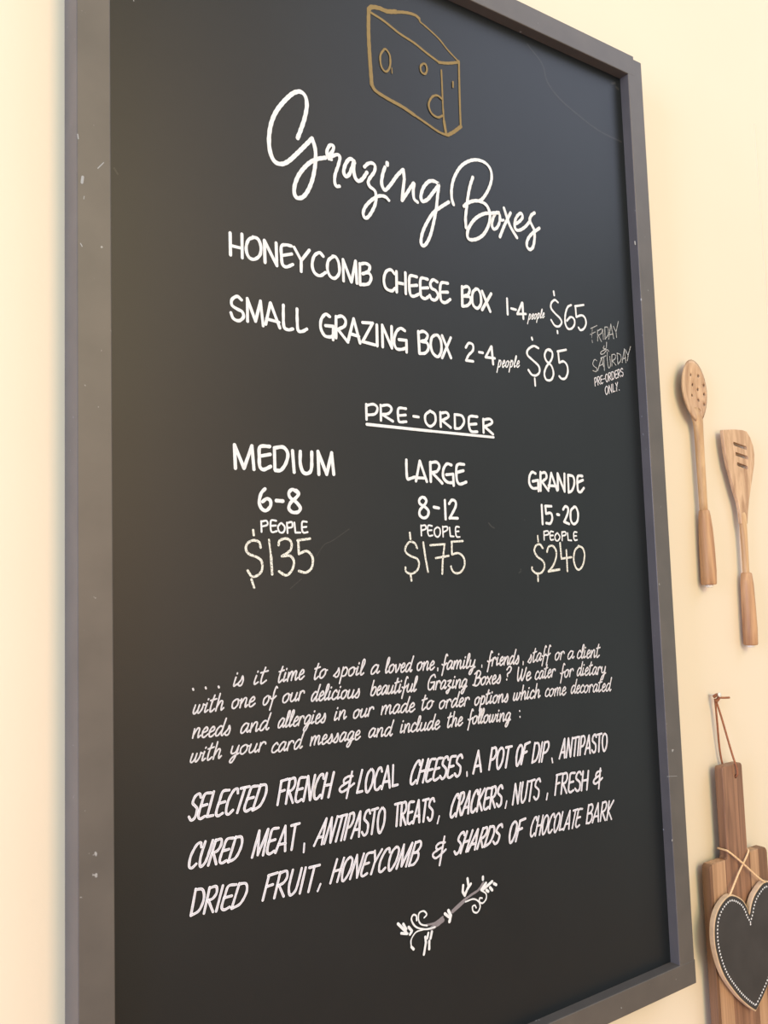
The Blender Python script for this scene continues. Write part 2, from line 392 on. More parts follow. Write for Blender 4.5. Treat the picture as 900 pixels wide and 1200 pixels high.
(1.44,'c','501.2,759.2 504.8,766.5 505.6,770.3 504.2,769.2 501.8,760.6 501.3,756.5 503.6,758.4'),
(1.44,'c','506.1,760.6 508.7,761.9 509.6,763.9 508.6,765.1 506.2,761.8 505.5,757.5 507,757.1 509.6,759.6')]),
('thin white dollar price of the second box line','white_ink',[(2.82,'c','542.5,784.7 534.4,786.2 524.8,780.3 523.9,774 531.9,768.8 541.4,762.7 542.3,755.5 536.4,750.7 529.4,750.9 524.1,755.9'),
(2.94,'l','532.2,795.9 532.9,793.9'),
(2.5,'l','533.9,746.7 534.2,738'),
(2.86,'c','564.8,783.4 557,784.5 552.3,777.6 554.7,770.6 563,765.3 565.8,756.1 561.3,748.2 553.2,747.3 550.2,754.3 554.2,763.2 562.9,772.6 565.7,780.4 562.8,784.9 558.5,785.2'),
(2.91,'l','574.5,784.7 589.5,788.8'),
(2.9,'l','575.4,784.8 576.5,771.1'),
(2.9,'c','576.5,771.1 584,773.5 589.7,769.5 590.6,761.1 586.2,753.1 579.5,751.3 575.3,754')]),
('faint thin chalk note of two weekday names','faint_chalk',[(1.01,'l','636.3,822.4 648.6,828.1'),
(1.01,'l','634.9,814.5 644.7,819.2'),
(0.67,'l','639.6,824 637.3,810.4'),
(1,'l','637.7,807.7 638.2,804.5'),
(1.23,'l','648.9,822.1 648.1,808.1'),
(1.24,'c','648.8,820.9 656.3,824.8 656.7,819.8 650,815.5'),
(1.24,'l','650,815.5 655,807.9'),
(1.02,'l','659,824.6 658.9,811.2'),
(1.25,'l','662.9,828 662.2,812.2'),
(1.25,'c','662.9,828 668.6,828.3 668.7,819.3 662.2,812.2'),
(1.25,'l','669.1,813.2 674.7,833.7 678.7,815.1'),
(1.25,'l','670.3,819 677.8,821.1'),
(1.26,'l','679.5,831.5 683.9,824.8'),
(1.26,'l','689.5,839.5 683.9,824.8 684.4,817.5'),
(1.24,'l','664.6,808.4 663.6,801.2'),
(1.24,'c','659.4,802.9 657.5,799.3 663.1,799.5 654,795 652.1,791.4 657.8,792.7 664.7,798.6 667.8,796.8'),
(1.22,'c','643.9,781.8 639.9,782.7 636.3,776.8 639.6,773.3 643.4,771.6 641.6,767.5 636.1,768'),
(1.23,'l','644.8,769 653.4,787.1 656.1,775.3'),
(1.23,'l','648.5,775.5 655.9,779.1'),
(1.23,'l','651.7,785.8 661.6,790.4'),
(1.23,'l','657.4,788.2 657.3,770.4'),
(1.24,'c','664.4,795.2 663.9,785.1 665.3,775.2 669.2,778.5 668.9,790.2'),
(1.24,'l','673.1,793 672,778.3'),
(1.25,'c','673.1,793 678.9,794.3 679.4,789.3 673.3,785.1'),
(1.24,'l','673.3,785.1 679.8,780.3'),
(1.25,'l','683.2,796.5 683.7,781.9'),
(1.25,'c','683.2,796.5 689.7,795.1 690,788.3 683.7,781.9'),
(1.26,'l','692.2,785.2 697.9,804.1 699.4,786.1'),
(1.26,'l','692.6,789.8 699.5,792.3'),
(1.27,'l','699.9,803.2 704,796.9'),
(1.27,'l','710.4,808.6 704.9,797 702.5,788.7')]),
('small thin white capitals under the weekday note','thin_ink',[(1.21,'l','638.5,758.7 639,748.7'),
(1.22,'c','638.5,758.4 641.3,759.7 642.5,757.6 641.4,754.6 639.1,753.2'),
(1.22,'l','643.9,760.6 644.4,750.6'),
(1.22,'c','643.9,760.3 646.6,761.6 647.7,759.5 646.7,757 644.6,755.6'),
(1.22,'l','644.9,755.7 648.5,752.1'),
(1.22,'c','653.4,763.7 650.1,762.3 649.8,758.6 649.9,754.1 651.5,753.1 653.8,754.7'),
(1.22,'l','650,757.7 653.1,759.1'),
(1.23,'l','655,759.2 657.2,760.2'),
(1.23,'c','661.1,766.7 659.2,764 659.1,759.9 660.6,756.5 662.2,757.1 663.6,760.9 663.2,765.4 661.1,766.7'),
(1.23,'l','665.2,768.2 665.7,758.1'),
(1.24,'c','665.2,767.9 668,769.2 669.1,767.1 668.1,764.6 665.9,763.1'),
(1.23,'l','666.2,763.2 669.9,759.6'),
(1.24,'l','670.9,770.2 671.4,760.1'),
(1.24,'c','670.9,770 674.1,770.8 675.8,767.8 674.9,762.9 671.4,760.1'),
(1.24,'c','681.3,773.6 677.9,772.1 677.6,768.4 677.7,763.9 679.4,762.9 681.7,764.6'),
(1.24,'l','677.8,767.5 680.9,768.9'),
(1.25,'l','682.8,774.4 683.3,764.3'),
(1.25,'c','682.8,774.1 685.7,775.4 686.8,773.3 685.7,770.8 683.5,769.3'),
(1.25,'l','683.8,769.4 687.6,765.8'),
(1.25,'c','692.7,776.4 691.3,777.4 689.3,775.9 688.9,773.3 690.9,772.5 692.6,771.7 692.7,768.7 691,767 689,767.9'),
(1.23,'c','659.5,750.6 657.1,747.7 656.7,743.4 658,739.9 659.9,740.5 661.9,744.6 661.8,749.3 659.5,750.6'),
(1.23,'l','663.9,741.6 664.3,752.2 668.9,743.2 669.1,753.8'),
(1.23,'l','671.5,754.6 671.5,744.4 675.5,745.9'),
(1.24,'l','676.9,756.4 679.5,752.2'),
(1.24,'l','681.9,758.1 679.3,751.7 679.3,746.5'),
(1.24,'l','684.1,748.1 684.1,748.5')]),
('underlined white heading over the three sizes','white_ink',[(2.85,'l','292.3,693 292.2,677.1'),
(2.86,'c','292.2,691.7 301.2,693.8 306,690.5 303.1,684 293,681.8'),
(2.88,'l','310.2,693.7 310,677.6'),
(2.9,'c','310.2,692.8 319.3,694.6 323.8,691.2 320.1,685.9 311.6,684'),
(2.9,'l','311.6,684 325.1,677.9'),
(2.93,'c','342.5,692.9 334.3,692.9 332,690 332,682.3 333.7,678 342.3,678.9'),
(2.93,'l','332.3,684.6 341.7,686'),
(2.97,'l','352.1,685.5 358.8,685.3'),
(3,'c','374.9,693.4 368.1,688.3 368.2,680.4 374.1,676.4 381,681.5 380.9,690 374.2,693.3'),
(3.03,'l','388.5,693 388.5,677.1'),
(3.04,'c','388.4,692 397.2,693.4 399.5,689 390.5,684.2'),
(3.04,'l','390.5,684.2 402.3,677.2'),
(3.06,'l','408.6,692.4 408.3,676.7'),
(3.07,'c','408.6,692.4 418.8,691.6 421.6,684.8 415.5,677.6 408.3,676.7'),
(3.11,'c','441.1,692.5 431.3,692.3 428.5,688.8 428.6,680.3 431.5,675.2 440.2,675.4'),
(3.11,'l','428.8,682.7 439.3,684.2'),
(3.14,'l','449.8,690.6 449.5,675.3'),
(3.15,'c','449.8,689.7 459.8,691.4 462.6,687.1 451.2,682'),
(3.15,'l','451.2,682 463.5,674.3'),
(3.28,'l','292,672 375.1,671.2'),
(2.88,'l','375.1,671.2 464.1,670.8')]),
('white capitals heading the leftmost size column','white_ink',[(3.45,'l','145.6,619.4 145,641.1 154.2,619.8 162.6,641.3 164.3,619.3'),
(3.5,'c','181.1,641.9 172.9,641.7 170.2,639.1 170,630.3 170.4,622.3 174.2,619.5 181.7,622.8'),
(3.5,'l','170.5,632 181.4,634.4'),
(3.53,'l','186,640.8 186.1,620.4'),
(3.54,'c','186,640.8 195.5,642.1 200.2,636.2 198.1,627.1 192.6,620 186.6,619.3'),
(3.57,'l','205.4,639.3 206.7,618.6'),
(3.61,'c','213.9,639.1 213.6,627.3 216.5,619.1 222,618.2 225.8,623 226.6,639.2'),
(3.66,'l','234,617.8 233.6,640.3 242.9,618.2 249.2,639.9 251,618.6')]),
('white party size in the leftmost column','white_ink',[(3.31,'c','175.3,601.2 171.2,596.8 169.1,588.7 171.3,582.7 176,580.8 180.5,584.9 180.7,590.1 177,592 172.5,589.1'),
(3.59,'l','186.9,590.5 193.9,590.2'),
(3.38,'c','209.8,599.1 204.4,601.7 200.5,598.4 201.9,593.7 208,589.7 212.5,584.3 210,580.2 203.9,579.8 200.1,583.4 202.1,588.9 208.1,593.9 211,598.1 208.3,601'),
(1.84,'l','170.6,570.7 170.8,560.7'),
(1.84,'c','170.6,570.3 176.1,571.1 176.9,567.4 171.2,565.7'),
(1.86,'c','186.2,571.3 181.7,571.8 180.3,569.5 180.3,563.4 181.8,560.5 186.7,561.5'),
(1.86,'l','180.4,566.4 185.8,566.8'),
(1.87,'c','191.4,569.6 187.9,565.5 189.7,560.5 193.8,560.8 195.1,565.6 191.4,569.6'),
(1.87,'l','197.5,569.7 198,559.8'),
(1.88,'c','197.5,569.3 202.8,570.2 203,565.7 198.1,564.7'),
(1.89,'l','205.6,569.8 206.4,560.3 211.8,560.3'),
(1.9,'c','219.1,570.7 214.9,571 213.6,568.6 213.8,562.4 215.7,560.2 219.7,560.8'),
(1.9,'l','213.8,565.4 218.5,565.9')]),
('cream chalk dollar price in the leftmost column','chalk',[(2.37,'c','169.6,546.1 168.3,551.1 162.2,552.7 156.4,550 154.6,544.8 157.6,540.2 166.2,536.8 170.5,532.8 170.4,524.9 165.9,520.3 160.1,519.5 155.9,524.9'),
(2.38,'l','162.3,562.3 162.8,557.6'),
(2.2,'l','159.6,516.8 162.2,508.9'),
(1.92,'l','178.3,553.4 180.1,538'),
(2.56,'l','180.1,538 180.9,521'),
(2.43,'c','188.3,548.3 189.5,552.5 196.3,554.5 201.6,551.4 201.4,544.6 197.2,540.9 191.4,537.7'),
(2.42,'c','192.9,537.9 200.5,537.9 204.2,532.4 201.7,524.3 195.5,519.7 188.1,523.5'),
(2.47,'l','208.5,552.8 222.3,554.5'),
(2.45,'l','209.3,552.1 209.7,539.8'),
(2.46,'c','209.7,539.8 218.4,542.5 224.5,536.3 223.4,526.7 217,522 209.3,523.5')]),
('white capitals heading the middle size column','white_ink',[(3.18,'c','340.8,638 340.6,626.5 341.4,618.1 345.2,618.5 351.2,620.3'),
(3.21,'l','352.5,616.1 358.4,637.8 366.9,616.1'),
(3.21,'l','354.2,619.6 365.5,619.7'),
(3.24,'l','372.4,637.3 372.2,616.4'),
(3.25,'c','372.4,636.7 380.9,637.8 384.6,633.6 381.2,627.9 374.2,626.3'),
(3.25,'l','374.2,626.3 387.7,615.1'),
(3.28,'c','401.3,635.7 395,636.6 389.9,630.1 389.5,621.4 394.8,616.7 401.1,616.3 403.5,617'),
(3.29,'l','393.6,624.7 403.2,625.8 403.4,613.3'),
(3.32,'c','419.1,637.3 411.8,637.3 408.4,634.2 407.7,626 408.4,618.5 412.3,615.1 421.3,617.8'),
(3.32,'l','408.4,627.9 417.9,630.3')]),
('white party size in the middle column','white_ink',[(3.1,'c','364.5,597.4 360.3,599.2 356.1,596.3 356.7,592 363.4,588.6 367.7,584.4 366,578.9 360.6,577 355.9,579.9 356.4,585.4 362.7,591 365.2,595.3 363,598.8'),
(3.32,'l','375.1,588.9 381.7,588'),
(3.15,'l','390.4,596.6 390.5,576.3'),
(3.17,'c','396,593.1 400.2,597.2 404.9,595.8 404.9,590.2 398.6,580.7 396.1,577.2'),
(3.17,'l','396.1,577.6 407.2,577.4'),
(1.81,'l','356.9,569.1 357,558.2'),
(1.81,'c','356.9,568.5 362.5,569.1 363.1,565.5 357.7,563.7'),
(1.82,'c','371.6,568.6 367,569.2 365.6,566.8 365.6,561.3 367.3,558 371.9,558.6'),
(1.82,'l','365.7,563.7 370.9,564.1'),
(1.83,'c','378.4,567.5 374.5,564.4 375,558.9 378.7,556.9 382,560.2 381.8,565.7 378.4,567.5'),
(1.84,'l','385.9,568.2 386,557.2'),
(1.85,'c','385.9,567.6 391.7,568 392,564.6 386.7,562.1'),
(1.85,'l','395.2,567.1 395.9,557.8 400.6,557.5'),
(1.86,'c','408.6,567.8 404.8,568.2 403.4,565.9 403.5,560.3 404.9,557.2 408.9,557'),
(1.86,'l','403.6,562.8 407.7,563.2')]),
('thin white dollar price in the middle column','chalk',[(2.23,'c','350.9,545 348.2,550 341.6,551.6 336.2,546.2 336,540.9 342.4,536.7 350.4,533.7 352.7,528.3 349.9,521.8 342.4,518.3 335.6,520.5 334.9,525'),
(2.33,'l','342,561.1 342.6,554.6'),
(2.3,'l','341.3,516.6 342.1,511.2'),
(2.34,'l','359.1,551 361.6,533 364.1,519.9'),
(2.28,'l','368.4,548 387.7,549.2 384.5,532.7 383,517.5'),
(2.29,'l','375.1,534.3 392.8,536.6'),
(2.32,'l','397.2,551.7 413.1,552.6'),
(2.31,'l','397.6,551 397.3,538.1'),
(2.31,'c','397.3,538.1 406.9,539.3 413.8,533.7 413.8,525 407.4,518.3 399.5,518.4 395.8,522.8 395.4,525.2')]),
('white capitals heading the rightmost size column','white_ink',[(3.23,'c','527.9,632.3 522.4,633.7 517.9,628.1 517.4,620 522.2,614.8 530.5,615.2'),
(3.24,'l','522.7,622.9 531.6,624.6 531.5,611.8'),
(3.25,'l','536,634.3 534.9,612.3'),
(3.27,'c','535.9,632.9 543.8,634 545.3,627.9 537.1,622.8'),
(3.26,'l','537.8,622.9 547.7,612.8'),
(3.29,'l','548.6,615.8 553.6,634 562.3,613.6'),
(3.29,'l','548.4,618.8 560.8,618.7'),
(3.32,'l','563.7,614.3 564.3,634 574.8,612.7 575.9,634.1'),
(3.34,'l','582,632.3 581.6,612.2'),
(3.35,'c','582.1,633 590.8,631.3 592.2,623 587.6,614.5 581.5,611.8'),
(3.38,'c','606.8,632.8 600.8,632.9 598.1,630.3 597.5,621.8 598.1,614.6 602.4,612.9 608.4,618'),
(3.38,'l','598.3,624.7 607.5,627.9')]),
('white party size in the rightmost column','white_ink',[(3.13,'l','535.6,595.1 535.7,572.9'),
(3.15,'l','541.2,594.2 551.5,594.2'),
(3.14,'l','541.5,593.9 542.1,585.2'),
(3.15,'c','542.1,585.2 550,586 551.9,579.9 548.3,573.8 541.7,574'),
(3.28,'l','560.4,584.7 563.6,584.2'),
(3.2,'c','570.8,590.8 574.5,594.5 579.2,592.8 578.4,586.6 571.9,576.2'),
(3.19,'l','571.3,576.1 579.8,573.5'),
(3.22,'c','590.1,594.4 583.9,589.4 583.1,578.4 587.6,573.5 594.2,577.2 596.1,586.9 593,593.8 589.5,594.4'),
(1.91,'l','537,564.2 536.7,554.2'),
(1.91,'c','537,564 543.3,564.6 544.2,560.9 537.4,559.5'),
(1.92,'c','552.3,563.7 548.2,564.3 546.7,561.6 546.6,556.9 547.9,554.2 552.1,554.6'),
(1.92,'l','546.7,559.2 551.6,559.6'),
(1.93,'c','558.9,562.8 554.8,559 555.4,554.2 559.2,553.3 562.9,557.7 558.9,562.8'),
(1.94,'l','566.6,563.8 566.4,553.6'),
(1.95,'c','566.6,563.4 572.4,563.8 572.7,560.4 567.2,559'),
(1.95,'l','576.1,562.5 576.5,553.9 582.3,553.6'),
(1.96,'c','591.9,563.6 587.9,563.8 586.4,561.2 586.4,556.4 587.8,553.9 591.8,554.3'),
(1.96,'l','586.6,558.9 590.9,559.2')]),
('thin white dollar price in the rightmost column','chalk',[(2.48,'c','534.2,544.2 529.9,548.8 523.4,547.5 520.2,541.6 524.4,534.9 533.2,529.5 535.6,522.8 530.5,516.3 522.2,515.1 515.7,519.2 515.4,522.5'),
(2.2,'l','526.7,558.8 527,552.2'),
(2.37,'l','524.1,513.1 524,506.1'),
(2.52,'c','540.4,540.1 543.6,545.9 550.2,547.1 555.5,541.4 555,533.3 549.6,524 541.7,517.1'),
(2.81,'l','541.3,517.2 559.7,519.1'),
(2.55,'l','562.8,550.6 563.8,531.9 580.9,533.4'),
(2.55,'l','572.8,542 572.9,516.9'),
(2.58,'c','594.6,546.8 587.3,541.3 584.6,530.3 587.8,520.7 593.5,518.5 600.3,524.6 603.7,535.7 601.3,544 594,547')]),
('first line of small white cursive writing','thin_ink',[(1.77,'l','101.7,422.6 102.1,421.6'),
(1.78,'l','113.4,422.7 113.8,421.7'),
(1.8,'l','125.6,422.4 126,421.4'),
(1.53,'c','142.6,429 140.7,424 140.4,421.3 143.2,422.9'),
(1.53,'l','143.8,432 144.1,432.6'),
(1.53,'c','143.5,422.3 147.6,426.4 149.1,429.6 149.5,425.8 147.8,421.9 145.5,421.2 144.5,422.6'),
(1.55,'c','162.9,428.8 160.8,423.8 160.7,421.1 164.4,422.8'),
(1.55,'l','164.2,431.8 164.5,432.5'),
(1.56,'c','172.3,435.4 168.3,427.1 167.1,421.8 168.6,421.3 172.6,423.6'),
(1.56,'l','167.3,430.9 174.7,432.2'),
(1.58,'c','190,434.8 186.4,426.5 185.2,421.2 186.2,420.6 189.1,422.8'),
(1.58,'l','186.1,430.3 191.3,431.4'),
(1.58,'c','192.7,428.9 190.8,423.8 190.4,421.1 193.2,422.7'),
(1.59,'l','193.8,431.9 194.1,432.5'),
(1.59,'l','196.2,428.7 194.3,421'),
(1.59,'c','195.1,423.9 198.6,429.1 200.2,428.6 198.4,421.4'),
(1.59,'c','199.2,424.1 202.7,429.3 204.3,428.8 203,424.3 203,421.3 205.3,423.2'),
(1.6,'c','207.6,425.4 210.9,426.7 212.1,428.8 210.7,430.1 207.7,426.7 206.9,422.1 208.8,421.6 212.2,424.1'),
(1.62,'c','228.3,434.5 224.6,426.1 223.4,420.7 224.5,420.2 227.7,422.5'),
(1.62,'l','224.1,429.9 229.9,431.2'),
(1.63,'c','234,428.9 230.2,426.2 229.3,421.7 231.5,420.8 235,424 235.9,428.1 234,428.9'),
(1.63,'l','235.6,427.2 237.7,427.7'),
(1.64,'c','244.5,421.5 249,425.5 250.6,428.6 251.1,424.7 249.3,420.8 246.8,420.2 245.6,421.8'),
(1.65,'l','255.9,428.9 250.9,413.8'),
(1.65,'c','254.6,425.4 258.2,428.7 260.3,426.3 258.2,421.5 254.8,420.4 253.5,421.6'),
(1.66,'c','267,428 263,425.7 262.1,421.1 264.5,419.9 268.1,422.8 268.9,427.1 267,428'),
(1.67,'l','268.7,426.2 270.8,426.4'),
(1.67,'c','273.2,427.9 271.2,422.8 270.9,420.1 274.1,421.5'),
(1.68,'l','274.4,430.9 274.7,431.5'),
(1.68,'c','275.7,422.7 280.7,430.2 281.5,434.3 279.4,433.3 276.5,424.2 276.2,419.6 279.5,421.4'),
(1.7,'c','297.1,427.1 294,428.1 289.7,424.6 288.4,420.2 291,419.7 295.8,424.1 297.4,427.5'),
(1.7,'c','297.4,427.5 295.2,421.8 296,419.9 298.3,421.5'),
(1.71,'c','305.8,422.2 310.3,429.7 311.2,433.8 309.4,432.8 306.5,423.7 306.1,419.1 308.9,420.8'),
(1.72,'c','314.6,427.1 311.1,424.7 310.1,420.2 312.1,418.9 315.3,421.8 316.2,426.1 314.6,427.1'),
(1.72,'l','316,425.2 317.8,425.4'),
(1.72,'c','318.8,426.3 318.3,420.2 318.7,418.7 321.9,422.4 323.7,426.5'),
(1.73,'l','323.5,425.9 324.9,425.5'),
(1.73,'c','325.4,422.4 328.7,423.5 329.9,425.7 328.5,427.1 325.5,423.8 324.7,419.1 326.6,418.4 330,420.7'),
(1.74,'c','337.7,425.7 335.4,426.9 331.9,423.6 330.6,419.2 332.6,418.5 336.5,422.7'),
(1.74,'c','341.1,433.3 338,425.7 336,419.9 336.7,418 338.4,419.5'),
(1.76,'c','349.8,426.7 346.2,424.4 345.2,419.8 347.3,418.4 350.6,421.4 351.5,425.7 349.8,426.7'),
(1.76,'l','351.3,424.8 353.2,425'),
(1.76,'l','354.6,426.2 352.7,418.2'),
(1.77,'c','353.5,421.2 357.5,426.3 359.5,425.6 358.2,421 357.9,417.9 360.3,419.7'),
(1.77,'c','362.6,421.7 366,422.8 367.3,424.9 365.8,426.4 362.7,423.1 361.9,418.4 363.9,417.6 367.4,420'),
(1.68,'l','372.5,418.5 372.3,416'),
(1.79,'c','386.3,430.6 385.1,431.9 382.9,427.3 380.7,419.6 377.6,410.7'),
(1.79,'c','378.5,421.9 381.1,420.8 384.8,422.9'),
(1.8,'c','392.2,423.8 389.8,425 386.2,421.7 384.9,417.3 387,416.5 391,420.7 392.4,424.1'),
(1.8,'c','392.4,424.1 390.4,418.4 390.9,416.4 392.8,417.9'),
(1.81,'l','395.3,424 393.3,416'),
(1.81,'c','394.2,419 397.9,424.2 399.6,423.5 397.9,416.1'),
(1.82,'c','398.6,418.9 402.3,424 404.1,423.3 402.8,418.7 402.9,415.6 405.3,417.3'),
(1.82,'c','408.9,423.8 407,418.5 406.7,415.7 409.7,417.2'),
(1.83,'l','410.1,426.8 410.4,427.4'),
(1.83,'c','411.2,418.4 415.9,426 416.7,430.2 414.8,429.2 411.9,419.9 411.6,415.2 414.7,417'),
(1.83,'c','417.6,423.4 416.2,418.1 417.7,416.5 420.7,418 423.5,423.2'),
(1.83,'c','423.5,423.2 420.5,414.8 416.5,408.8 414.4,409.5 417.1,413.1 423.2,416'),
(1.47,'l','433,417 432.8,414.7'),
(1.52,'l','494.5,415.9 494.1,412.6'),
(1.86,'c','449.1,429.5 447.9,430.8 445.7,426.1 443.6,418.3 440.5,409.4'),
(1.86,'c','441.5,420.6 443.9,419.6 447.6,421.7'),
(1.87,'l','449.7,423.2 447.4,415.1'),
(1.87,'c','448.7,419.8 451.6,423.5 453.6,423.1 453.8,421.6'),
(1.87,'c','456.6,423.4 454.7,418.1 454.4,415.3 457.3,416.8'),
(1.88,'l','457.8,426.5 458.1,427.1'),
(1.88,'c','459.9,418.9 463.3,420.1 464.5,422.3 463,423.7 460,420.3 459.2,415.5 461.2,414.8 464.7,417.3'),
(1.89,'l','467,422.9 465.1,414.8'),
(1.89,'c','466,417.9 469.9,423.1 471.9,422.4 470.6,417.8 470.4,414.6 472.8,416.5'),
(1.9,'c','481.2,422.3 478.8,423.4 475.2,420 474,415.5 476,414.8 480,419.1'),
(1.9,'c','484.6,430.1 481.5,422.2 479.6,416.3 480.3,414.4 482,416'),
(1.91,'c','481.8,415.6 486.1,419.8 487.6,423.1 488.1,419 486.4,414.9 484,414.3 482.8,415.9'),
(1.65,'c','501.8,415.1 506,419.5 507.5,422.8 507.9,418.8 506.2,414.7 503.9,413.9 502.8,415.4'),
(1.66,'c','514.8,429.2 511.3,420.5 510.1,414.9 511.1,414.3 514.2,416.7'),
(1.66,'l','510.8,424.5 516.3,425.8'),
(1.67,'c','522.8,422.7 520.4,423.7 516.8,420.1 515.6,415.5 517.6,415 521.6,419.6 523,423'),
(1.67,'c','523,423 521,417.2 521.5,415.2 523.4,416.9'),
(1.68,'c','532.2,429.8 531,431 528.8,426.2 526.7,418.3 523.6,409.2'),
(1.68,'c','524.4,420.3 527,419.5 530.8,421.9'),
(1.68,'c','539.1,430.2 537.8,431.3 535.6,426.5 533.5,418.7 530.4,409.5'),
(1.68,'c','531.2,420.7 533.8,419.9 537.6,422.3'),
(1.7,'c','550.1,422.4 546.3,419.8 545.4,415.1 547.7,413.9 551.2,417.1 552.1,421.5 550.1,422.4'),
(1.7,'l','551.8,420.5 553.9,420.9'),
(1.7,'l','555.8,422.2 553.6,414'),
(1.71,'c','554.9,418.7 557.9,422.6 560.2,422.3 560.5,420.7'),
(1.72,'c','575.2,421.5 571.9,422.4 567.4,418.8 566.2,414.2 569,413.7 574,418.3 575.5,421.8'),
(1.72,'c','575.5,421.8 573.3,415.9 574.3,413.9 576.6,415.6'),
(1.73,'c','588.5,420.1 587.2,422.1 583.6,419.3 582,414.6 584.3,412.9 588.2,415'),
(1.74,'c','588.9,415.9 593.7,423.8 594.4,428.1 592.5,427 589.7,417.5 589.4,412.7 592.6,414.5'),
(1.74,'c','596.2,421.1 594.3,415.8 594.1,412.9 597.2,414.4'),
(1.74,'l','597.3,424.3 597.7,424.9'),
(1.75,'c','599.9,416.5 603.7,417.7 604.9,419.9 603.2,421.4 600,418 599.4,413 601.6,412.3 605.3,414.8'),
(1.75,'l','607.6,420.5 605.8,412.2'),
(1.75,'c','606.7,415.3 610.8,420.7 613,420 611.8,415.2 611.7,412 614.2,413.8'),
(1.76,'c','620.8,427 617.2,418.2 616.1,412.5 617.3,411.8 620.7,413.9'),
(1.76,'l','616.6,422.4 622.7,423.2')]),
('second line of small white cursive writing','thin_ink',[(1.48,'c','103.8,408.3 101.7,402.5 102.9,401 105.7,403.7 107.6,408.1'),
(1.48,'c','107.6,408.1 105.7,402.6 106.8,401.2 109.9,404.6 111.3,408.5'),
(1.49,'l','111.2,407.9 112.6,407.7'),
(1.49,'c','114.6,408.9 112.7,403.9 112.4,401.3 115.3,402.9'),
(1.49,'l','115.8,411.8 116.1,412.4'),
(1.49,'c','122,415.1 118.5,407 117.2,401.8 118.3,401.2 121.4,403.3'),
(1.5,'l','118,410.8 123.5,411.8'),
(1.5,'l','127.1,416 122.5,401.3'),
(1.5,'c','123.3,404.2 127.3,409.3 129.3,408.8 128,404.4 127.7,401.5 130.1,403.3'),
(1.52,'c','142.8,409.7 139.2,407.3 138.3,402.9 140.4,401.7 143.7,404.7 144.6,408.8 142.8,409.7'),
(1.52,'l','144.3,407.9 146.3,408.2'),
(1.53,'l','147.7,409.3 145.8,401.7'),
(1.53,'c','146.6,404.6 150.6,409.6 152.6,409 151.3,404.6 151,401.6 153.4,403.4'),
(1.54,'c','155.7,405.4 159.2,406.6 160.5,408.6 159,410 155.8,406.8 155.1,402.2 157.1,401.6 160.7,403.9'),
(1.55,'c','173.3,409.6 170,407 169,402.6 170.9,401.6 174,404.7 174.9,408.8 173.3,409.6'),
(1.56,'l','174.7,407.9 176.4,408.4'),
(1.56,'c','183.8,415.8 182.7,416.9 180.5,412.4 178.4,405 175.3,396.5'),
(1.56,'c','176.4,406.9 178.7,406.2 182.2,408.5'),
(1.58,'c','193.8,409.6 190.1,407.1 189.1,402.7 191.3,401.6 194.7,404.6 195.6,408.8 193.8,409.6'),
(1.58,'l','195.3,407.9 197.3,408.2'),
(1.58,'c','199,409.5 197,404 198.1,401.8 201.6,404.1 204.3,409.4'),
(1.59,'c','204.3,409.4 202.2,404.2 202.5,402 204.9,403.8'),
(1.59,'l','207.8,409.8 205.5,402.1'),
(1.6,'c','206.8,406.5 209.8,410.2 211.9,410 212.1,408.5'),
(1.61,'c','226.4,407.1 224.3,408.2 220.9,405 219.7,400.7 221.5,400.1 225.3,404.1'),
(1.61,'c','229.7,414.5 226.7,407.1 224.8,401.5 225.4,399.6 227,401.1'),
(1.62,'c','229,403.4 232.2,404.5 233.3,406.6 232,408 229.1,404.8 228.3,400.2 230.1,399.5 233.4,401.8'),
(1.63,'c','234,402.4 238.5,409.8 239.4,413.8 237.6,412.8 234.7,403.8 234.3,399.4 237.1,401.1'),
(1.63,'c','240.5,407.3 238.6,402.2 238.3,399.5 241.1,400.9'),
(1.63,'l','241.7,410.3 242,410.9'),
(1.63,'c','248.2,405.8 247.1,407.7 243.9,405.1 242.3,400.6 244.2,399 247.7,401'),
(1.64,'c','250.8,407 248.9,401.9 248.5,399.2 251.3,400.6'),
(1.64,'l','251.9,409.9 252.3,410.5'),
(1.65,'c','257.3,406.8 253.8,404.5 252.8,400 254.8,398.7 258,401.6 259,405.8 257.3,406.8'),
(1.65,'l','258.7,404.9 260.6,405.1'),
(1.65,'c','262.3,406.3 260.2,400.8 261.2,398.5 264.6,400.6 267.3,405.8'),
(1.66,'c','267.3,405.8 265.2,400.6 265.4,398.4 267.7,400.1'),
(1.66,'c','267.4,399.5 271.6,403.4 273.1,406.6 273.5,402.6 271.8,398.7 269.5,398.2 268.4,399.8'),
(1.68,'c','291.2,412.9 288.3,404.7 287.1,399.4 289.6,398.6 292.7,402.3 293.2,406.1 290.7,406.1 288.4,403.2'),
(1.69,'c','295.1,402.4 298.2,403.6 299.4,405.7 298.1,407 295.2,403.8 294.4,399.1 296.2,398.5 299.4,400.8'),
(1.7,'c','306.7,405.8 304.6,406.9 301.2,403.7 300,399.3 301.8,398.6 305.5,402.8 306.9,406.1'),
(1.7,'c','306.9,406.1 304.9,400.6 305.3,398.6 307,400.1'),
(1.71,'c','309.7,406.1 307.7,400.5 308.6,398.2 311.9,400.4 314.5,405.7'),
(1.71,'c','314.5,405.7 312.4,400.4 312.6,398.1 314.9,399.9'),
(1.72,'c','320.9,412.4 317.4,404.1 316.1,398.7 317.1,398 320,400.1'),
(1.72,'l','317.1,408 322.2,408.9'),
(1.72,'c','323.6,406.1 321.7,401 321.4,398.2 324.1,399.7'),
(1.73,'l','324.8,409.1 325.1,409.7'),
(1.73,'c','333.3,411.7 332.2,412.9 330,408.4 327.8,400.8 324.7,392.1'),
(1.73,'c','325.8,403 328.2,402 331.7,404.1'),
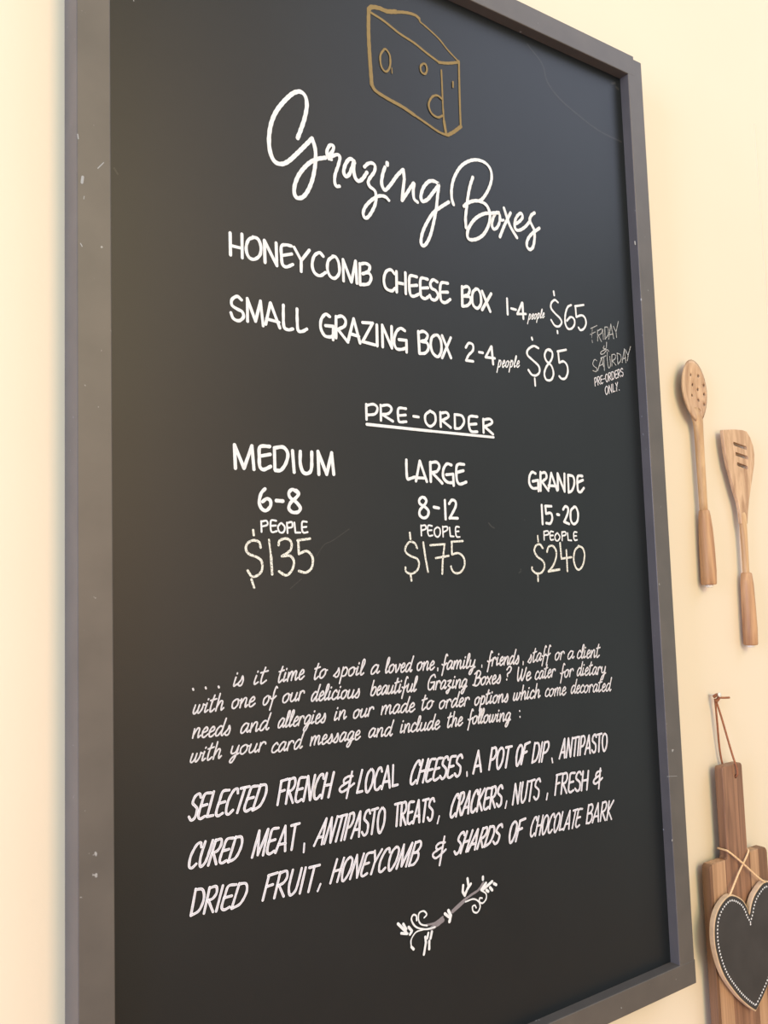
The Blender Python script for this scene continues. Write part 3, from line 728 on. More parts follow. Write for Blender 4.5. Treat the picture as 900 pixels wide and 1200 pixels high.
(1.73,'c','333.7,405.6 331.7,400 332.7,397.7 336,399.9 338.7,405.2'),
(1.74,'c','338.7,405.2 336.6,399.9 336.8,397.6 339.1,399.4'),
(1.74,'c','339.9,400.6 344.4,408.1 345.3,412.2 343.5,411.2 340.6,402.1 340.2,397.5 343.1,399.3'),
(1.77,'c','368.6,409.5 367.2,412.3 362.7,410.2 359.2,404.2 359,398.2 362.1,397.5 366.2,401.6 367.5,404.6'),
(1.77,'l','362.6,404.5 367.5,404.6 365.6,397'),
(1.77,'l','370.4,404.8 368.2,396.9'),
(1.78,'c','369.5,401.4 372.3,405 374.4,404.6 374.5,403.1'),
(1.78,'c','382.1,404 379.8,405.2 376.2,401.9 375,397.5 376.9,396.8 380.9,401 382.3,404.3'),
(1.78,'c','382.3,404.3 380.2,398.7 380.8,396.6 382.6,398.1'),
(1.79,'c','385,403.9 389.5,404.3 385,399.5 387.6,397.6 384,391.6 382.3,393.2 389.3,397.2'),
(1.8,'c','393,404.1 391.1,399 390.8,396.2 393.7,397.6'),
(1.8,'l','394.2,407.2 394.5,407.8'),
(1.8,'l','396.8,403.7 394.9,395.7'),
(1.81,'c','395.8,398.8 399.7,403.9 401.8,403.1 400.5,398.6 400.2,395.5 402.6,397.2'),
(1.81,'c','411.1,402.8 408.7,403.9 405.1,400.7 404.2,396.5 406.3,396 409.9,399.7 411.2,402.7'),
(1.81,'c','411.2,402.7 408.6,395.1 404.8,389.4 402.7,390.1 404.9,393.4 410.9,396.3'),
(1.83,'l','426.4,410.1 421.7,396.7'),
(1.84,'c','422.7,408.2 428.4,411.3 431.1,408.5 428.1,404.5 424.3,403.6'),
(1.83,'c','424.3,403.6 430.1,403.2 429.1,398.9 424.9,395.6 419.5,396.7'),
(1.84,'c','436,404.1 432.2,401.7 431.3,397 433.5,395.8 437,398.8 437.8,403.1 436,404.1'),
(1.85,'l','437.6,402.2 439.6,402.5'),
(1.85,'l','440.8,404 444.1,395.7'),
(1.85,'l','446.7,404 438.5,395.7'),
(1.86,'c','448,399.6 451.6,400.8 452.8,403 451.2,404.4 448,401 447.3,396.2 449.5,395.6 453.1,398'),
(1.87,'c','452.6,396.8 457.1,400.9 458.6,404.2 459.2,400.1 457.4,396.1 454.9,395.5 453.7,397.1'),
(1.89,'c','469.4,409 473.3,412.3 476,410.1 473.5,406.1 470,404.5 469.7,401.8'),
(1.88,'l','468.3,398 468.4,398.6'),
(1.9,'c','487.1,410 485.1,401 485.4,395.1 490.1,401 492.6,407.3'),
(1.91,'c','492.6,407.3 490.4,399.5 491.2,395.2 495.5,401.1 498.8,408.9'),
(1.92,'c','499,398.9 503.3,400.2 504.7,402.4 502.7,403.8 499,400.3 498.5,395.5 501.1,394.9 505.3,397.4'),
(1.66,'c','517.8,401.7 516.7,403.6 513.4,400.7 511.8,396 513.8,394.5 517.3,396.8'),
(1.66,'c','525,402.5 522.7,403.5 519.3,400.1 518,395.5 520,395 523.8,399.4 525.2,402.8'),
(1.67,'c','525.2,402.8 523.2,397 523.7,395 525.5,396.6'),
(1.67,'c','531.5,409.6 528,401 526.8,395.4 527.8,394.8 530.8,397'),
(1.67,'l','527.6,405 532.9,406.1'),
(1.68,'c','533.3,398.9 536.7,400.2 537.9,402.5 536.4,403.8 533.4,400.3 532.7,395.5 534.6,394.9 538,397.5'),
(1.68,'l','540.6,403.1 538.4,395'),
(1.68,'c','539.7,399.7 542.5,403.5 544.6,403.2 544.8,401.7'),
(1.7,'c','561,407.3 559.7,408.5 557.5,403.8 555.4,395.9 552.4,386.9'),
(1.7,'c','553.1,398.1 555.7,397.2 559.5,399.4'),
(1.7,'c','564.5,401.3 560.8,398.8 559.9,394.1 562.1,392.8 565.5,395.9 566.4,400.3 564.5,401.3'),
(1.71,'l','566.1,399.4 568.1,399.7'),
(1.71,'l','569.9,401 567.8,392.8'),
(1.71,'c','569,397.5 572,401.3 574.2,401 574.4,399.4'),
(1.72,'c','587.7,400.4 585.3,401.6 581.8,398.3 580.6,393.7 582.6,393 586.6,397.3'),
(1.73,'c','591,408.3 588,400.4 586.1,394.4 586.9,392.5 588.5,394'),
(1.73,'c','591.7,400.9 589.9,395.6 589.6,392.7 592.5,394.2'),
(1.73,'l','592.8,404.1 593.2,404.7'),
(1.73,'c','595.1,396.3 598.5,397.5 599.7,399.6 598.2,401.1 595.1,397.7 594.5,392.8 596.5,392.1 600,394.5'),
(1.74,'c','605.9,406.9 602.4,398.3 601.2,392.6 602.3,391.9 605.4,394'),
(1.74,'l','601.9,402.4 607.5,403.2'),
(1.75,'c','614,399.4 611.6,400.6 608,397.2 606.9,392.7 608.9,392 612.9,396.3 614.3,399.7'),
(1.75,'c','614.3,399.7 612.3,393.9 612.9,391.8 614.7,393.3'),
(1.75,'l','617.5,399.6 615.4,391.4'),
(1.76,'c','616.6,396.1 619.5,399.9 621.6,399.4 621.9,397.8'),
(1.76,'c','624.1,399.7 622.7,394.3 624.3,392.6 627.3,394.1 629.9,399.5'),
(1.76,'c','629.9,399.5 627.1,390.9 623.2,384.7 621.1,385.4 623.7,389.1 629.7,392.1')]),
('third line of small white cursive writing','thin_ink',[(1.47,'l','102.8,387.9 100.8,380.4'),
(1.47,'c','101.7,383.2 105.5,388 107.4,387.4 106.1,383.1 105.8,380.2 108.1,381.8'),
(1.48,'c','110.4,383.8 113.7,384.8 114.9,386.8 113.5,388.2 110.4,385.1 109.7,380.6 111.6,379.9 115,382.1'),
(1.49,'c','116.8,383.5 120.1,384.5 121.3,386.5 119.9,387.9 116.9,384.8 116.1,380.3 118.1,379.6 121.5,381.8'),
(1.49,'c','129.1,386.5 126.9,387.6 123.3,384.5 122.1,380.4 124.1,379.7 128,383.6'),
(1.5,'c','132.5,393.7 129.5,386.5 127.5,381 128.2,379.2 129.9,380.6'),
(1.5,'c','129.7,380.3 133.9,384.1 135.4,387.1 135.8,383.3 134.1,379.6 131.8,379.1 130.7,380.6'),
(1.52,'c','153.9,386.2 151.3,387.2 147.5,384 146.3,379.8 148.5,379.2 152.7,383.3 154.2,386.5'),
(1.52,'c','154.2,386.5 152.1,381.1 152.7,379.2 154.7,380.7'),
(1.53,'l','157.3,386.5 155.4,378.9'),
(1.53,'c','156.2,381.8 160.4,386.8 162.7,386.2 161.4,381.8 161.2,378.9 163.8,380.7'),
(1.54,'c','172.9,386.3 170.3,387.3 166.4,384 165.1,379.8 167.4,379.2 171.7,383.3'),
(1.55,'c','176.5,393.6 173.3,386.3 171.3,380.7 172.2,379 174,380.4'),
(1.56,'c','190.2,386.5 188.2,387.5 184.9,384.3 183.7,380.1 185.4,379.5 189.1,383.5 190.4,386.7'),
(1.56,'c','190.4,386.7 188.4,381.3 188.8,379.4 190.5,380.9'),
(1.57,'c','191.3,382 195.6,389.3 196.5,393.3 194.8,392.3 192,383.5 191.5,379.1 194.3,380.8'),
(1.57,'c','195.3,382 199.7,389.3 200.6,393.3 198.9,392.3 196,383.5 195.6,379.1 198.3,380.8'),
(1.58,'c','200.4,382.8 203.6,384 204.8,386 203.5,387.4 200.6,384.1 199.8,379.6 201.6,379 204.8,381.3'),
(1.58,'l','207.3,386.6 205.1,378.9'),
(1.59,'c','206.4,383.3 209.1,386.9 211,386.5 211.2,385.1'),
(1.59,'c','218.2,386.2 216.1,387.2 212.7,384 211.8,380 213.7,379.6 217.1,383.2 218.4,386.2'),
(1.59,'c','218.4,386.2 215.8,378.8 212.1,373.3 210.3,373.9 212.4,377.1 217.8,380'),
(1.6,'c','221.4,386.7 219.5,381.7 219.2,379.1 221.9,380.5'),
(1.6,'l','222.6,389.7 222.9,390.3'),
(1.61,'c','224.4,382.6 227.6,383.7 228.8,385.8 227.5,387.1 224.5,383.9 223.7,379.3 225.6,378.7 228.9,381'),
(1.61,'c','228.4,379.9 232.5,383.8 234,386.9 234.3,383 232.6,379.2 230.4,378.7 229.4,380.1'),
(1.63,'c','246.9,387 244.9,382 244.6,379.3 247.8,380.9'),
(1.63,'l','248.1,390 248.4,390.6'),
(1.63,'l','251.1,386.9 249.2,379.2'),
(1.64,'c','250.1,382.1 254.3,387.2 256.5,386.7 255.2,382.3 255.1,379.3 257.7,381.2'),
(1.65,'c','270.9,386.6 267.2,384.2 266.2,379.7 268.4,378.6 271.8,381.6 272.7,385.8 270.9,386.6'),
(1.66,'l','272.5,384.9 274.5,385.2'),
(1.66,'c','276.3,386.4 274.2,380.9 275.3,378.7 278.9,381 281.7,386.2'),
(1.67,'c','281.7,386.2 279.5,381 279.8,378.8 282.3,380.6'),
(1.67,'l','285.2,386.6 282.9,378.9'),
(1.67,'c','284.2,383.3 287.2,386.9 289.4,386.7 289.7,385.2'),
(1.69,'l','300.6,386.4 298.7,378.7'),
(1.69,'c','299.5,381.6 303.5,386.6 305.4,386 303.7,378.8'),
(1.7,'c','304.5,381.5 308.4,386.5 310.4,385.8 309.1,381.3 309.3,378.3 311.9,380'),
(1.71,'c','321.3,385.4 318.5,386.6 314.5,383.4 313.3,379 315.6,378.3 320.1,382.4 321.5,385.7'),
(1.71,'c','321.5,385.7 319.4,380.2 320.1,378.2 322.2,379.6'),
(1.72,'c','331.3,385 328.5,386.2 324.4,383 323.2,378.7 325.5,378 330,382.1'),
(1.72,'c','334.9,392.5 331.6,385 329.6,379.3 330.6,377.5 332.5,378.9'),
(1.73,'c','334.8,381.3 338.8,382.3 340.2,384.4 338.4,385.9 334.8,382.6 334.2,378 336.6,377.3 340.6,379.6'),
(1.75,'c','355,392 351.2,383.6 350,378.2 351.3,377.6 354.7,379.9'),
(1.75,'l','350.6,387.4 356.9,388.6'),
(1.75,'c','361.4,386.1 357.3,383.5 356.4,379 358.9,377.9 362.6,381.1 363.5,385.3 361.4,386.1'),
(1.76,'l','363.2,384.4 365.4,384.8'),
(1.77,'c','377.6,384.6 373.7,382.2 372.8,377.7 375.2,376.4 378.8,379.4 379.6,383.7 377.6,384.6'),
(1.78,'l','379.4,382.7 381.5,383'),
(1.78,'l','383.4,384.2 381.2,376.3'),
(1.78,'c','382.4,380.9 385.5,384.5 387.9,384.1 388.1,382.6'),
(1.79,'c','396.6,383.7 394,384.8 390.1,381.5 388.8,377.1 391.1,376.5 395.4,380.7'),
(1.79,'c','400.2,391.3 397,383.7 395,377.9 395.9,376.1 397.7,377.6'),
(1.8,'c','400,380 403.8,381.1 405.2,383.2 403.4,384.6 400,381.3 399.4,376.6 401.7,376 405.5,378.4'),
(1.81,'l','408.3,383.8 406.1,375.9'),
(1.81,'c','407.4,380.5 410.5,384.1 412.9,383.7 413.2,382.2'),
(1.82,'c','425.5,383.3 421.9,380.9 420.9,376.3 423,375.1 426.3,378 427.2,382.3 425.5,383.3'),
(1.83,'l','426.9,381.4 428.8,381.7'),
(1.83,'l','431.4,383.8 426.6,368.6'),
(1.83,'c','430.1,380.3 433.5,383.6 435.3,381.2 433.3,376.3 430.3,375.2 429.1,376.4'),
(1.84,'c','442,389.2 438.5,380.8 437.2,375.3 438.3,374.7 441.4,376.8'),
(1.84,'l','438,384.8 443.5,385.6'),
(1.85,'c','445.1,382.8 443.2,377.6 442.9,374.9 445.8,376.4'),
(1.85,'l','446.3,385.9 446.6,386.5'),
(1.85,'c','451.9,382.7 448.3,380.3 447.3,375.7 449.5,374.4 452.9,377.4 453.7,381.7 451.9,382.7'),
(1.86,'l','453.5,380.8 455.4,381.1'),
(1.86,'l','456.9,382.3 455,374.3'),
(1.86,'c','455.8,377.4 459.8,382.5 461.8,381.8 460.6,377.2 460.4,374.2 462.8,376'),
(1.87,'c','462.8,375.3 467.1,379.4 468.6,382.6 469.1,378.6 467.4,374.6 465,374.1 463.8,375.6'),
(1.89,'c','479.4,382.1 477.2,376 478.6,374.4 481.7,377.2 483.6,381.8'),
(1.89,'c','483.6,381.8 481.7,376 482.9,374.4 486.2,377.9 487.7,382.1'),
(1.9,'l','487.5,381.4 489.1,381.1'),
(1.9,'l','493.3,389.5 488.7,374'),
(1.9,'c','489.5,377.1 493.7,382.3 495.9,381.7 494.6,377.1 494.4,374 497,375.8'),
(1.91,'c','500.3,382.3 498.3,377 498.1,374.2 501.2,375.8'),
(1.91,'l','501.4,385.4 501.8,386'),
(1.91,'c','509.3,380.9 507.9,382.8 504.3,380.1 502.7,375.4 505,373.9 509,376'),
(1.92,'l','514.2,389.3 509.6,373.8'),
(1.92,'c','510.5,376.9 514.7,382.1 516.9,381.5 515.7,376.9 515.5,373.8 518.1,375.6'),
(1.66,'c','532.8,380.7 531.6,382.6 528.1,379.9 526.6,375.3 528.7,373.7 532.4,375.7'),
(1.67,'c','537.9,381.8 534.2,379.4 533.3,374.8 535.5,373.4 538.9,376.5 539.7,380.8 537.9,381.8'),
(1.67,'l','539.5,379.9 541.5,380.1'),
(1.67,'l','542.9,381.3 541.1,373.2'),
(1.68,'c','541.9,376.4 545.6,381.6 547.3,380.9 545.7,373.4'),
(1.68,'c','546.4,376.2 550.1,381.4 551.9,380.7 550.6,376.1 550.8,372.9 553.2,374.7'),
(1.69,'c','555.6,376.8 559.2,378 560.4,380.1 558.8,381.6 555.6,378.2 555,373.4 557.1,372.7 560.7,375.1'),
(1.7,'c','576.4,380.7 574,382 570.5,378.7 569.3,374.1 571.3,373.4 575.3,377.6'),
(1.71,'c','579.7,388.5 576.7,380.7 574.8,374.8 575.6,372.9 577.3,374.4'),
(1.71,'c','579.3,376.8 582.8,377.9 584,380 582.5,381.5 579.4,378.2 578.7,373.3 580.8,372.6 584.3,374.9'),
(1.72,'c','591.1,379.4 589.8,381.3 586.4,378.6 584.8,374 587,372.3 590.7,374.3'),
(1.73,'c','596.2,380.4 592.5,378 591.6,373.3 593.8,371.9 597.2,374.9 598,379.3 596.2,380.4'),
(1.73,'l','597.8,378.4 599.8,378.6'),
(1.73,'l','601.6,379.8 599.4,371.6'),
(1.73,'c','600.7,376.3 603.6,380 605.7,379.6 606,378'),
(1.74,'c','613.9,378.8 611.5,380.1 607.8,376.8 606.6,372.2 608.8,371.5 612.8,375.7 614.2,379.1'),
(1.74,'c','614.2,379.1 612.2,373.4 612.8,371.3 614.7,372.8'),
(1.75,'c','620.8,385.7 617.3,377.1 616.2,371.4 617.3,370.7 620.5,372.8'),
(1.75,'l','616.7,381.3 622.5,381.9'),
(1.75,'c','623.2,374.6 626.8,375.6 628,377.8 626.4,379.3 623.2,376 622.6,371.1 624.8,370.3 628.4,372.7'),
(1.76,'c','636.6,377.7 634,379 630.3,375.6 629.2,371.1 631.3,370.3 635.4,374.6'),
(1.76,'c','639.9,385.5 636.9,377.7 635.1,371.7 635.9,369.8 637.7,371.3')]),
('fourth line of small white cursive writing','thin_ink',[(1.46,'c','100.8,367 98.6,361.2 99.9,359.8 102.7,362.4 104.6,366.7'),
(1.46,'c','104.6,366.7 102.7,361.3 103.8,359.9 106.9,363.2 108.3,367.1'),
(1.47,'l','108.1,366.5 109.6,366.3'),
(1.47,'c','111.6,367.4 109.7,362.6 109.4,360 112.2,361.5'),
(1.48,'l','112.7,370.3 113.1,370.9'),
(1.48,'c','119,373.4 115.4,365.5 114.2,360.3 115.3,359.8 118.3,361.8'),
(1.48,'l','115,369.2 120.5,370.2'),
(1.48,'l','124,374.2 119.4,359.9'),
(1.49,'c','120.3,362.7 124.2,367.6 126.2,367.1 124.9,362.8 124.7,359.9 127.1,361.7'),
(1.5,'c','138.1,368.4 136.6,363.5 138.2,362.1 141.4,363.5 144.2,368.4'),
(1.5,'c','144.2,368.4 141.2,360.6 137.1,354.9 134.9,355.5 137.6,358.9 143.9,361.8'),
(1.51,'c','150.3,368.3 146.4,366.1 145.5,361.7 147.9,360.6 151.5,363.4 152.3,367.5 150.3,368.3'),
(1.52,'l','152.1,366.6 154.2,366.9'),
(1.52,'c','156.1,368 154,362.7 155.3,360.5 159,362.6 161.9,367.7'),
(1.53,'c','161.9,367.7 159.7,362.6 160.2,360.5 162.8,362.2'),
(1.53,'l','165.7,368 163.5,360.4'),
(1.54,'c','164.8,364.8 167.9,368.2 170.3,367.9 170.6,366.5'),
(1.55,'c','183.1,364.3 181.9,366 178.3,363.4 176.7,359 178.9,357.6 182.8,359.6'),
(1.56,'c','191.1,364.9 188.6,365.9 184.8,362.7 183.6,358.5 185.7,357.9 189.9,362 191.3,365.2'),
(1.56,'c','191.3,365.2 189.2,359.8 189.8,357.9 191.8,359.4'),
(1.56,'l','194.6,365.2 192.4,357.7'),
(1.57,'c','193.7,362 196.7,365.5 199,365.2 199.2,363.8'),
(1.57,'c','207.5,365 204.9,366 201.1,362.8 199.9,358.6 202.1,358 206.3,362.1'),
(1.58,'c','211,372.3 207.8,365 205.9,359.5 206.7,357.8 208.5,359.2'),
(1.59,'l','219.2,366.4 217.3,358.8'),
(1.59,'c','218.1,361.7 221.7,366.6 223.3,366 221.6,359'),
(1.6,'c','222.4,361.6 225.9,366.6 227.6,365.9 226.3,361.6 226.3,358.6 228.7,360.3'),
(1.61,'c','231,362.4 234.4,363.5 235.6,365.5 234.1,366.9 231,363.7 230.3,359.1 232.3,358.5 235.7,360.8'),
(1.61,'c','235.2,359.6 239.5,363.5 241,366.6 241.4,362.8 239.7,359 237.4,358.4 236.2,359.9'),
(1.62,'c','241.9,359.5 246.1,363.4 247.7,366.5 248.1,362.7 246.4,358.9 244,358.3 242.9,359.8'),
(1.63,'c','257,365.5 254.6,366.5 251,363.4 249.7,359.1 251.8,358.5 255.8,362.5 257.2,365.8'),
(1.63,'c','257.2,365.8 255.1,360.3 255.7,358.4 257.5,359.8'),
(1.64,'c','265.7,365.3 263.3,366.4 259.6,363.2 258.8,359.2 260.9,358.8 264.5,362.4 265.9,365.3'),
(1.64,'c','265.9,365.3 263.2,358 259.4,352.5 257.3,353.1 259.5,356.3 265.5,359.1'),
(1.65,'c','268,361.7 271.6,362.9 272.8,364.9 271.3,366.3 268.1,363.1 267.4,358.5 269.5,357.9 273.1,360.2'),
(1.67,'c','290.9,365.2 288.3,366.4 284.5,363.4 283.3,359.1 285.5,358.3 289.7,362.3 291.2,365.5'),
(1.67,'c','291.2,365.5 289.1,360.1 289.7,358.1 291.7,359.5'),
(1.67,'l','294.3,365.3 292.4,357.6'),
(1.68,'c','293.2,360.6 297.4,365.4 299.7,364.7 298.4,360.3 298.2,357.3 300.8,358.9'),
(1.69,'c','309.9,364.1 307.3,365.3 303.4,362.2 302.1,357.9 304.4,357.2 308.7,361.2'),
(1.69,'c','313.5,371.5 310.3,364.1 308.3,358.5 309.2,356.6 311,358'),
(1.71,'c','324.3,365.7 322.4,360.6 322.1,358 325.1,359.4'),
(1.71,'l','325.5,368.7 325.8,369.2'),
(1.71,'l','328.2,365.3 326.3,357.5'),
(1.71,'c','327.2,360.5 331.2,365.5 333.3,364.8 332,360.3 331.8,357.3 334.2,359'),
(1.72,'c','341.7,363.9 340.4,365.8 336.9,363.2 335.3,358.7 337.4,357.1 341.3,359.1'),
(1.73,'c','342,360 346.8,367.4 347.6,371.4 345.7,370.4 342.8,361.5 342.5,357 345.6,358.7'),
(1.73,'c','348.8,364.6 346.7,359.1 347.9,356.8 351.5,358.9 354.3,364.1'),
(1.74,'c','354.3,364.1 352.2,358.9 352.5,356.6 355,358.3'),
(1.75,'c','363.5,363.8 361,364.9 357.2,361.7 355.9,357.4 358.1,356.7 362.3,360.8'),
(1.75,'c','367,371.3 363.8,363.8 361.9,358.1 362.7,356.3 364.5,357.7'),
(1.76,'c','366.7,360.1 370.4,361.1 371.6,363.2 370,364.6 366.7,361.4 366.1,356.8 368.2,356.1 372,358.4'),
(1.77,'c','387.4,370.4 383.7,362.1 382.5,356.7 383.6,356.1 386.7,358.2'),
(1.78,'l','383.3,366 388.9,366.9'),
(1.78,'l','392.5,371.2 387.9,356.1'),
(1.78,'c','388.7,359.1 392.7,364.2 394.7,363.7 393.5,359.1 393.2,356.1 395.7,358'),
(1.79,'c','397.7,360.1 401.2,361.3 402.5,363.4 400.9,364.7 397.8,361.4 397.1,356.8 399.2,356.2 402.7,358.6'),
(1.81,'c','418.1,369.7 417,371 414.8,366.5 412.7,359 409.6,350.3'),
(1.81,'c','410.6,361.2 413,360.2 416.6,362.1'),
(1.81,'c','421.2,363.7 417.7,361.5 416.8,356.9 418.8,355.6 422,358.5 422.9,362.7 421.2,363.7'),
(1.82,'l','422.7,361.8 424.5,362.1'),
(1.82,'c','424.3,358.4 428.8,365.8 429.6,370 427.8,369 425,359.9 424.6,355.3 427.5,357'),
(1.83,'c','428.6,358.2 433.1,365.6 434,369.7 432.2,368.8 429.3,359.7 428.9,355.1 431.9,356.8'),
(1.83,'c','437.6,362.9 434,360.7 433.1,356.1 435.1,354.8 438.4,357.7 439.3,361.9 437.6,362.9'),
(1.83,'l','439,361 440.9,361.2'),
(1.84,'c','442.6,362.4 440.5,356.3 441.7,354.7 444.6,357.4 446.5,361.9'),
(1.84,'c','446.5,361.9 444.6,356.1 445.7,354.5 448.8,357.9 450.3,362'),
(1.85,'l','450.1,361.4 451.6,361'),
(1.85,'c','453.6,362.2 451.7,357 451.4,354.3 454.3,355.6'),
(1.85,'l','454.8,365.2 455.1,365.8'),
(1.85,'l','457.4,361.7 455.5,353.7'),
(1.86,'c','456.4,356.8 460.3,361.8 462.3,361.1 461,356.5 460.8,353.5 463.2,355.2'),
(1.87,'c','471.5,360.7 469.2,361.9 465.6,358.6 464.7,354.5 466.8,353.9 470.4,357.6 471.7,360.6'),
(1.86,'c','471.7,360.6 469.1,353.1 465.3,347.4 463.3,348.1 465.5,351.4 471.3,354.2'),
(1.78,'l','485.6,362.2 485.9,361.7'),
(1.78,'l','485.8,355.7 485.9,355.1')]),
('upper line of slanted white capitals near the bottom','slant_ink',[(2.24,'c','107.6,328.9 106.5,332.2 102.6,330.6 100.2,325.5 102.4,322.4 104.1,319.4 102.1,313.1 98.6,311 96.5,314.3'),
(2.26,'c','117.3,331.3 111.4,331 108.3,323.6 105.1,314.1 106.7,310.9 111.1,312.4'),
(2.26,'l','107.8,321.4 113.3,322'),
(2.27,'l','119.7,331.9 113,311.6 118.6,311.8'),
(2.28,'c','134.2,330.9 128.2,330.6 124.9,323.2 121.5,313.7 123,310.5 127.6,312.1'),
(2.29,'l','124.4,321 130,321.6'),
(2.3,'c','142.4,327 142,330.9 137.9,329.3 132.6,320.9 130.8,312.4 133.1,310.2 137.3,313.1'),
(2.33,'l','145.4,330.6 153.7,331'),
(2.32,'l','149.4,330.5 141.4,310.1'),
(2.33,'c','162.2,330.2 156,329.9 152.3,322.5 148.5,313.1 150,309.9 154.8,311.4'),
(2.33,'l','151.7,320.4 157.6,320.9'),
(2.34,'l','164.8,330.8 156.3,309.7'),
(2.35,'c','164.6,330.3 170.1,329.6 169.7,322.1 163.9,312.7 156.3,309.7'),
(2.29,'l','185.9,330.8 181.3,310.3'),
(2.3,'l','185.5,330.8 192.6,331.7'),
(2.3,'l','184,321.5 188.9,322.2'),
(2.3,'l','194.6,331.6 189.9,310'),
(2.31,'c','194.5,331 199.6,331.5 200,326.2 197.1,321.7 193,320.3'),
(2.31,'l','193.5,320.3 197,309.7'),
(2.32,'c','211.2,330.5 205.1,330.3 202.5,322.6 200,312.9 201.9,309.5 206.3,311.1'),
(2.33,'l','202.2,320.5 207.8,320.9'),
(2.34,'l','208.1,309.3 213.9,331.1 215.2,309 221.3,330.9'),
(2.36,'c','230.9,326.2 230.2,330.3 226.1,328.6 221.3,319.8 220.2,311 222.7,308.7 226.8,311.6'),
(2.37,'l','234.6,330.6 228.2,308.5'),
(2.38,'l','242.3,330.4 235.6,308.2'),
(2.37,'l','231.4,319.5 239.1,319.7'),
(2.09,'l','262.9,328 255.7,304.2'),
(2.09,'c','263.3,323.7 257.9,324 253.5,321.7 254,318.1 260.5,319.6'),
(2.08,'c','255,317.7 249.8,315.6 248.1,312.9 251,310.6 257.6,313 264.7,316.5'),
(2.33,'l','274.4,327.8 267.7,307.3 273.8,307.7'),
(2.35,'c','285.4,327.6 280.9,323.4 278.2,314.9 278.4,306.8 281.3,306.8 285.7,313.7 287.7,323.3 285.4,327.6'),
(2.37,'c','297.6,323.1 296.6,327 293.1,325.3 289.1,316.9 288.5,308.4 291.4,306.3 295.3,309.2'),
(2.38,'l','296.6,306.3 304.8,327.3 306.3,306.2'),
(2.38,'l','299,312.6 306.1,312.5'),
(2.4,'l','311.3,327.1 309.7,307 316,307.4'),
(2.44,'c','344.4,322.9 344.2,327 340.2,325.3 334.3,316.4 332,307.4 334.3,305.1 338.7,308.2'),
(2.45,'l','348.4,327.3 339.9,305'),
(2.46,'l','355.5,327.1 347.4,304.9'),
(2.46,'l','344.1,316.1 351.6,316.4'),
(2.47,'c','364.8,326 358.8,325.8 355.3,318.1 351.6,308.1 353.2,304.8 358.1,306.4'),
(2.47,'l','354.7,315.8 360.5,316.3'),
(2.48,'c','373.9,325.7 367.8,325.5 364.4,317.8 360.9,307.9 362.7,304.6 367.7,306.2'),
(2.48,'l','364,315.6 369.8,316.1'),
(2.5,'c','382.1,322.8 380.9,326.1 376.7,324.5 374.2,319.3 376.7,316.1 378.6,313 376.7,306.5 372.8,304.4 370.3,307.7'),
(2.51,'c','392.3,325 386.1,324.8 383.1,317.2 380.1,307.5 382.1,304.2 387,305.8'),
(2.51,'l','382.7,315.1 388.7,315.5'),
(2.53,'c','400.9,322.1 399.4,325.4 395.3,323.8 393,318.7 395.7,315.6 397.9,312.5 396.3,306.1 392.4,304 389.7,307.3'),
(1.76,'l','406.3,306.5 406.3,302.3'),
(2.57,'l','414.9,303.9 423.4,326.3 425.9,304.3'),
(2.57,'l','417.2,310.6 425.5,310.9'),
(2.6,'l','443,326.6 437.3,304.7'),
(2.61,'c','442.8,326 448.1,326.3 448.7,320.7 445,315.4 440.3,314.3'),
(2.62,'c','456.8,325.8 451.9,321.6 449.1,312.9 449.4,304.5 452.2,304.4 457.1,311.4 459.4,321.2 456.8,325.8'),
(2.65,'l','463,324.7 471.7,324.8'),
(2.64,'l','467.3,324.4 461.3,303.5'),
(2.67,'c','485.2,325 480.4,320.4 477.7,311.7 477.5,303.7 479.8,303.8 484.5,311.1 487.4,320.9 485.2,325'),
(2.68,'l','492,324.3 484.4,303.8'),
(2.69,'l','491.6,324.3 499.1,325.8'),
(2.68,'l','488.7,315 493.7,316.2'),
(2.36,'l','506.8,324 500.9,302.8'),
(2.37,'c','506.7,323.6 512.2,322.5 512.7,315 507.9,305.6 500.9,302.8'),
(2.38,'l','518.3,323.2 511.9,302.2'),
(2.38,'l','522.3,322.9 515.8,302'),
(2.39,'c','522.1,322.3 527.5,322.5 527.9,317.2 523.9,312.1 519.2,311.1'),
(1.81,'l','532.8,303.3 533.6,298.4'),
(2.31,'l','544.7,301.3 554.8,322.4 553.2,301.2'),
(2.31,'l','547.6,307.6 553.9,307.5'),
(2.32,'l','555.9,301.2 561.1,322.2 562.8,301.1 567.7,322'),
(2.34,'l','569.8,321.3 577.3,321.8'),
(2.34,'l','573.5,321.2 569,301'),
(2.34,'l','579.2,321.7 575,300.9'),
(2.35,'l','582.7,321.6 578.7,300.8'),
(2.36,'c','582.6,321 587.3,321.5 588.2,316.3 585.2,311.1 581,310'),
(2.36,'l','587,300.7 595.6,321.3 595.9,300.6'),
(2.36,'l','589.4,306.9 596.1,306.8'),
(2.38,'c','607.9,317.9 606.2,321 602.6,319.4 601,314.5 603.8,311.6 606.1,308.6 605.2,302.5 601.9,300.5 599.1,303.6'),
(2.4,'l','609.8,320.3 617.6,320.7'),
(2.39,'l','613.6,320.2 610.8,300.4'),
(2.4,'c','623,320.5 619.1,316.6 617.7,308.4 619.1,300.7 621.9,300.6 625.4,307.3 626.1,316.4 623,320.5')]),
('middle line of slanted white capitals near the bottom','slant_ink',[(2.22,'c','107.4,287 107,290.7 103.1,289.3 97.9,281.4 96.2,273.4 98.5,271.2 102.6,273.8'),
(2.24,'c','111.2,290.9 106.5,277.9 106.4,270.8 110.9,273.6 115,282.5 118.1,290.6'),
(2.25,'l','121,290.5 113.5,270.4'),
(2.26,'c','120.7,289.8 125.9,290.2 125.7,285.3 122.2,281.1 117.9,279.9'),
(2.25,'l','118.4,279.9 120.8,270'),
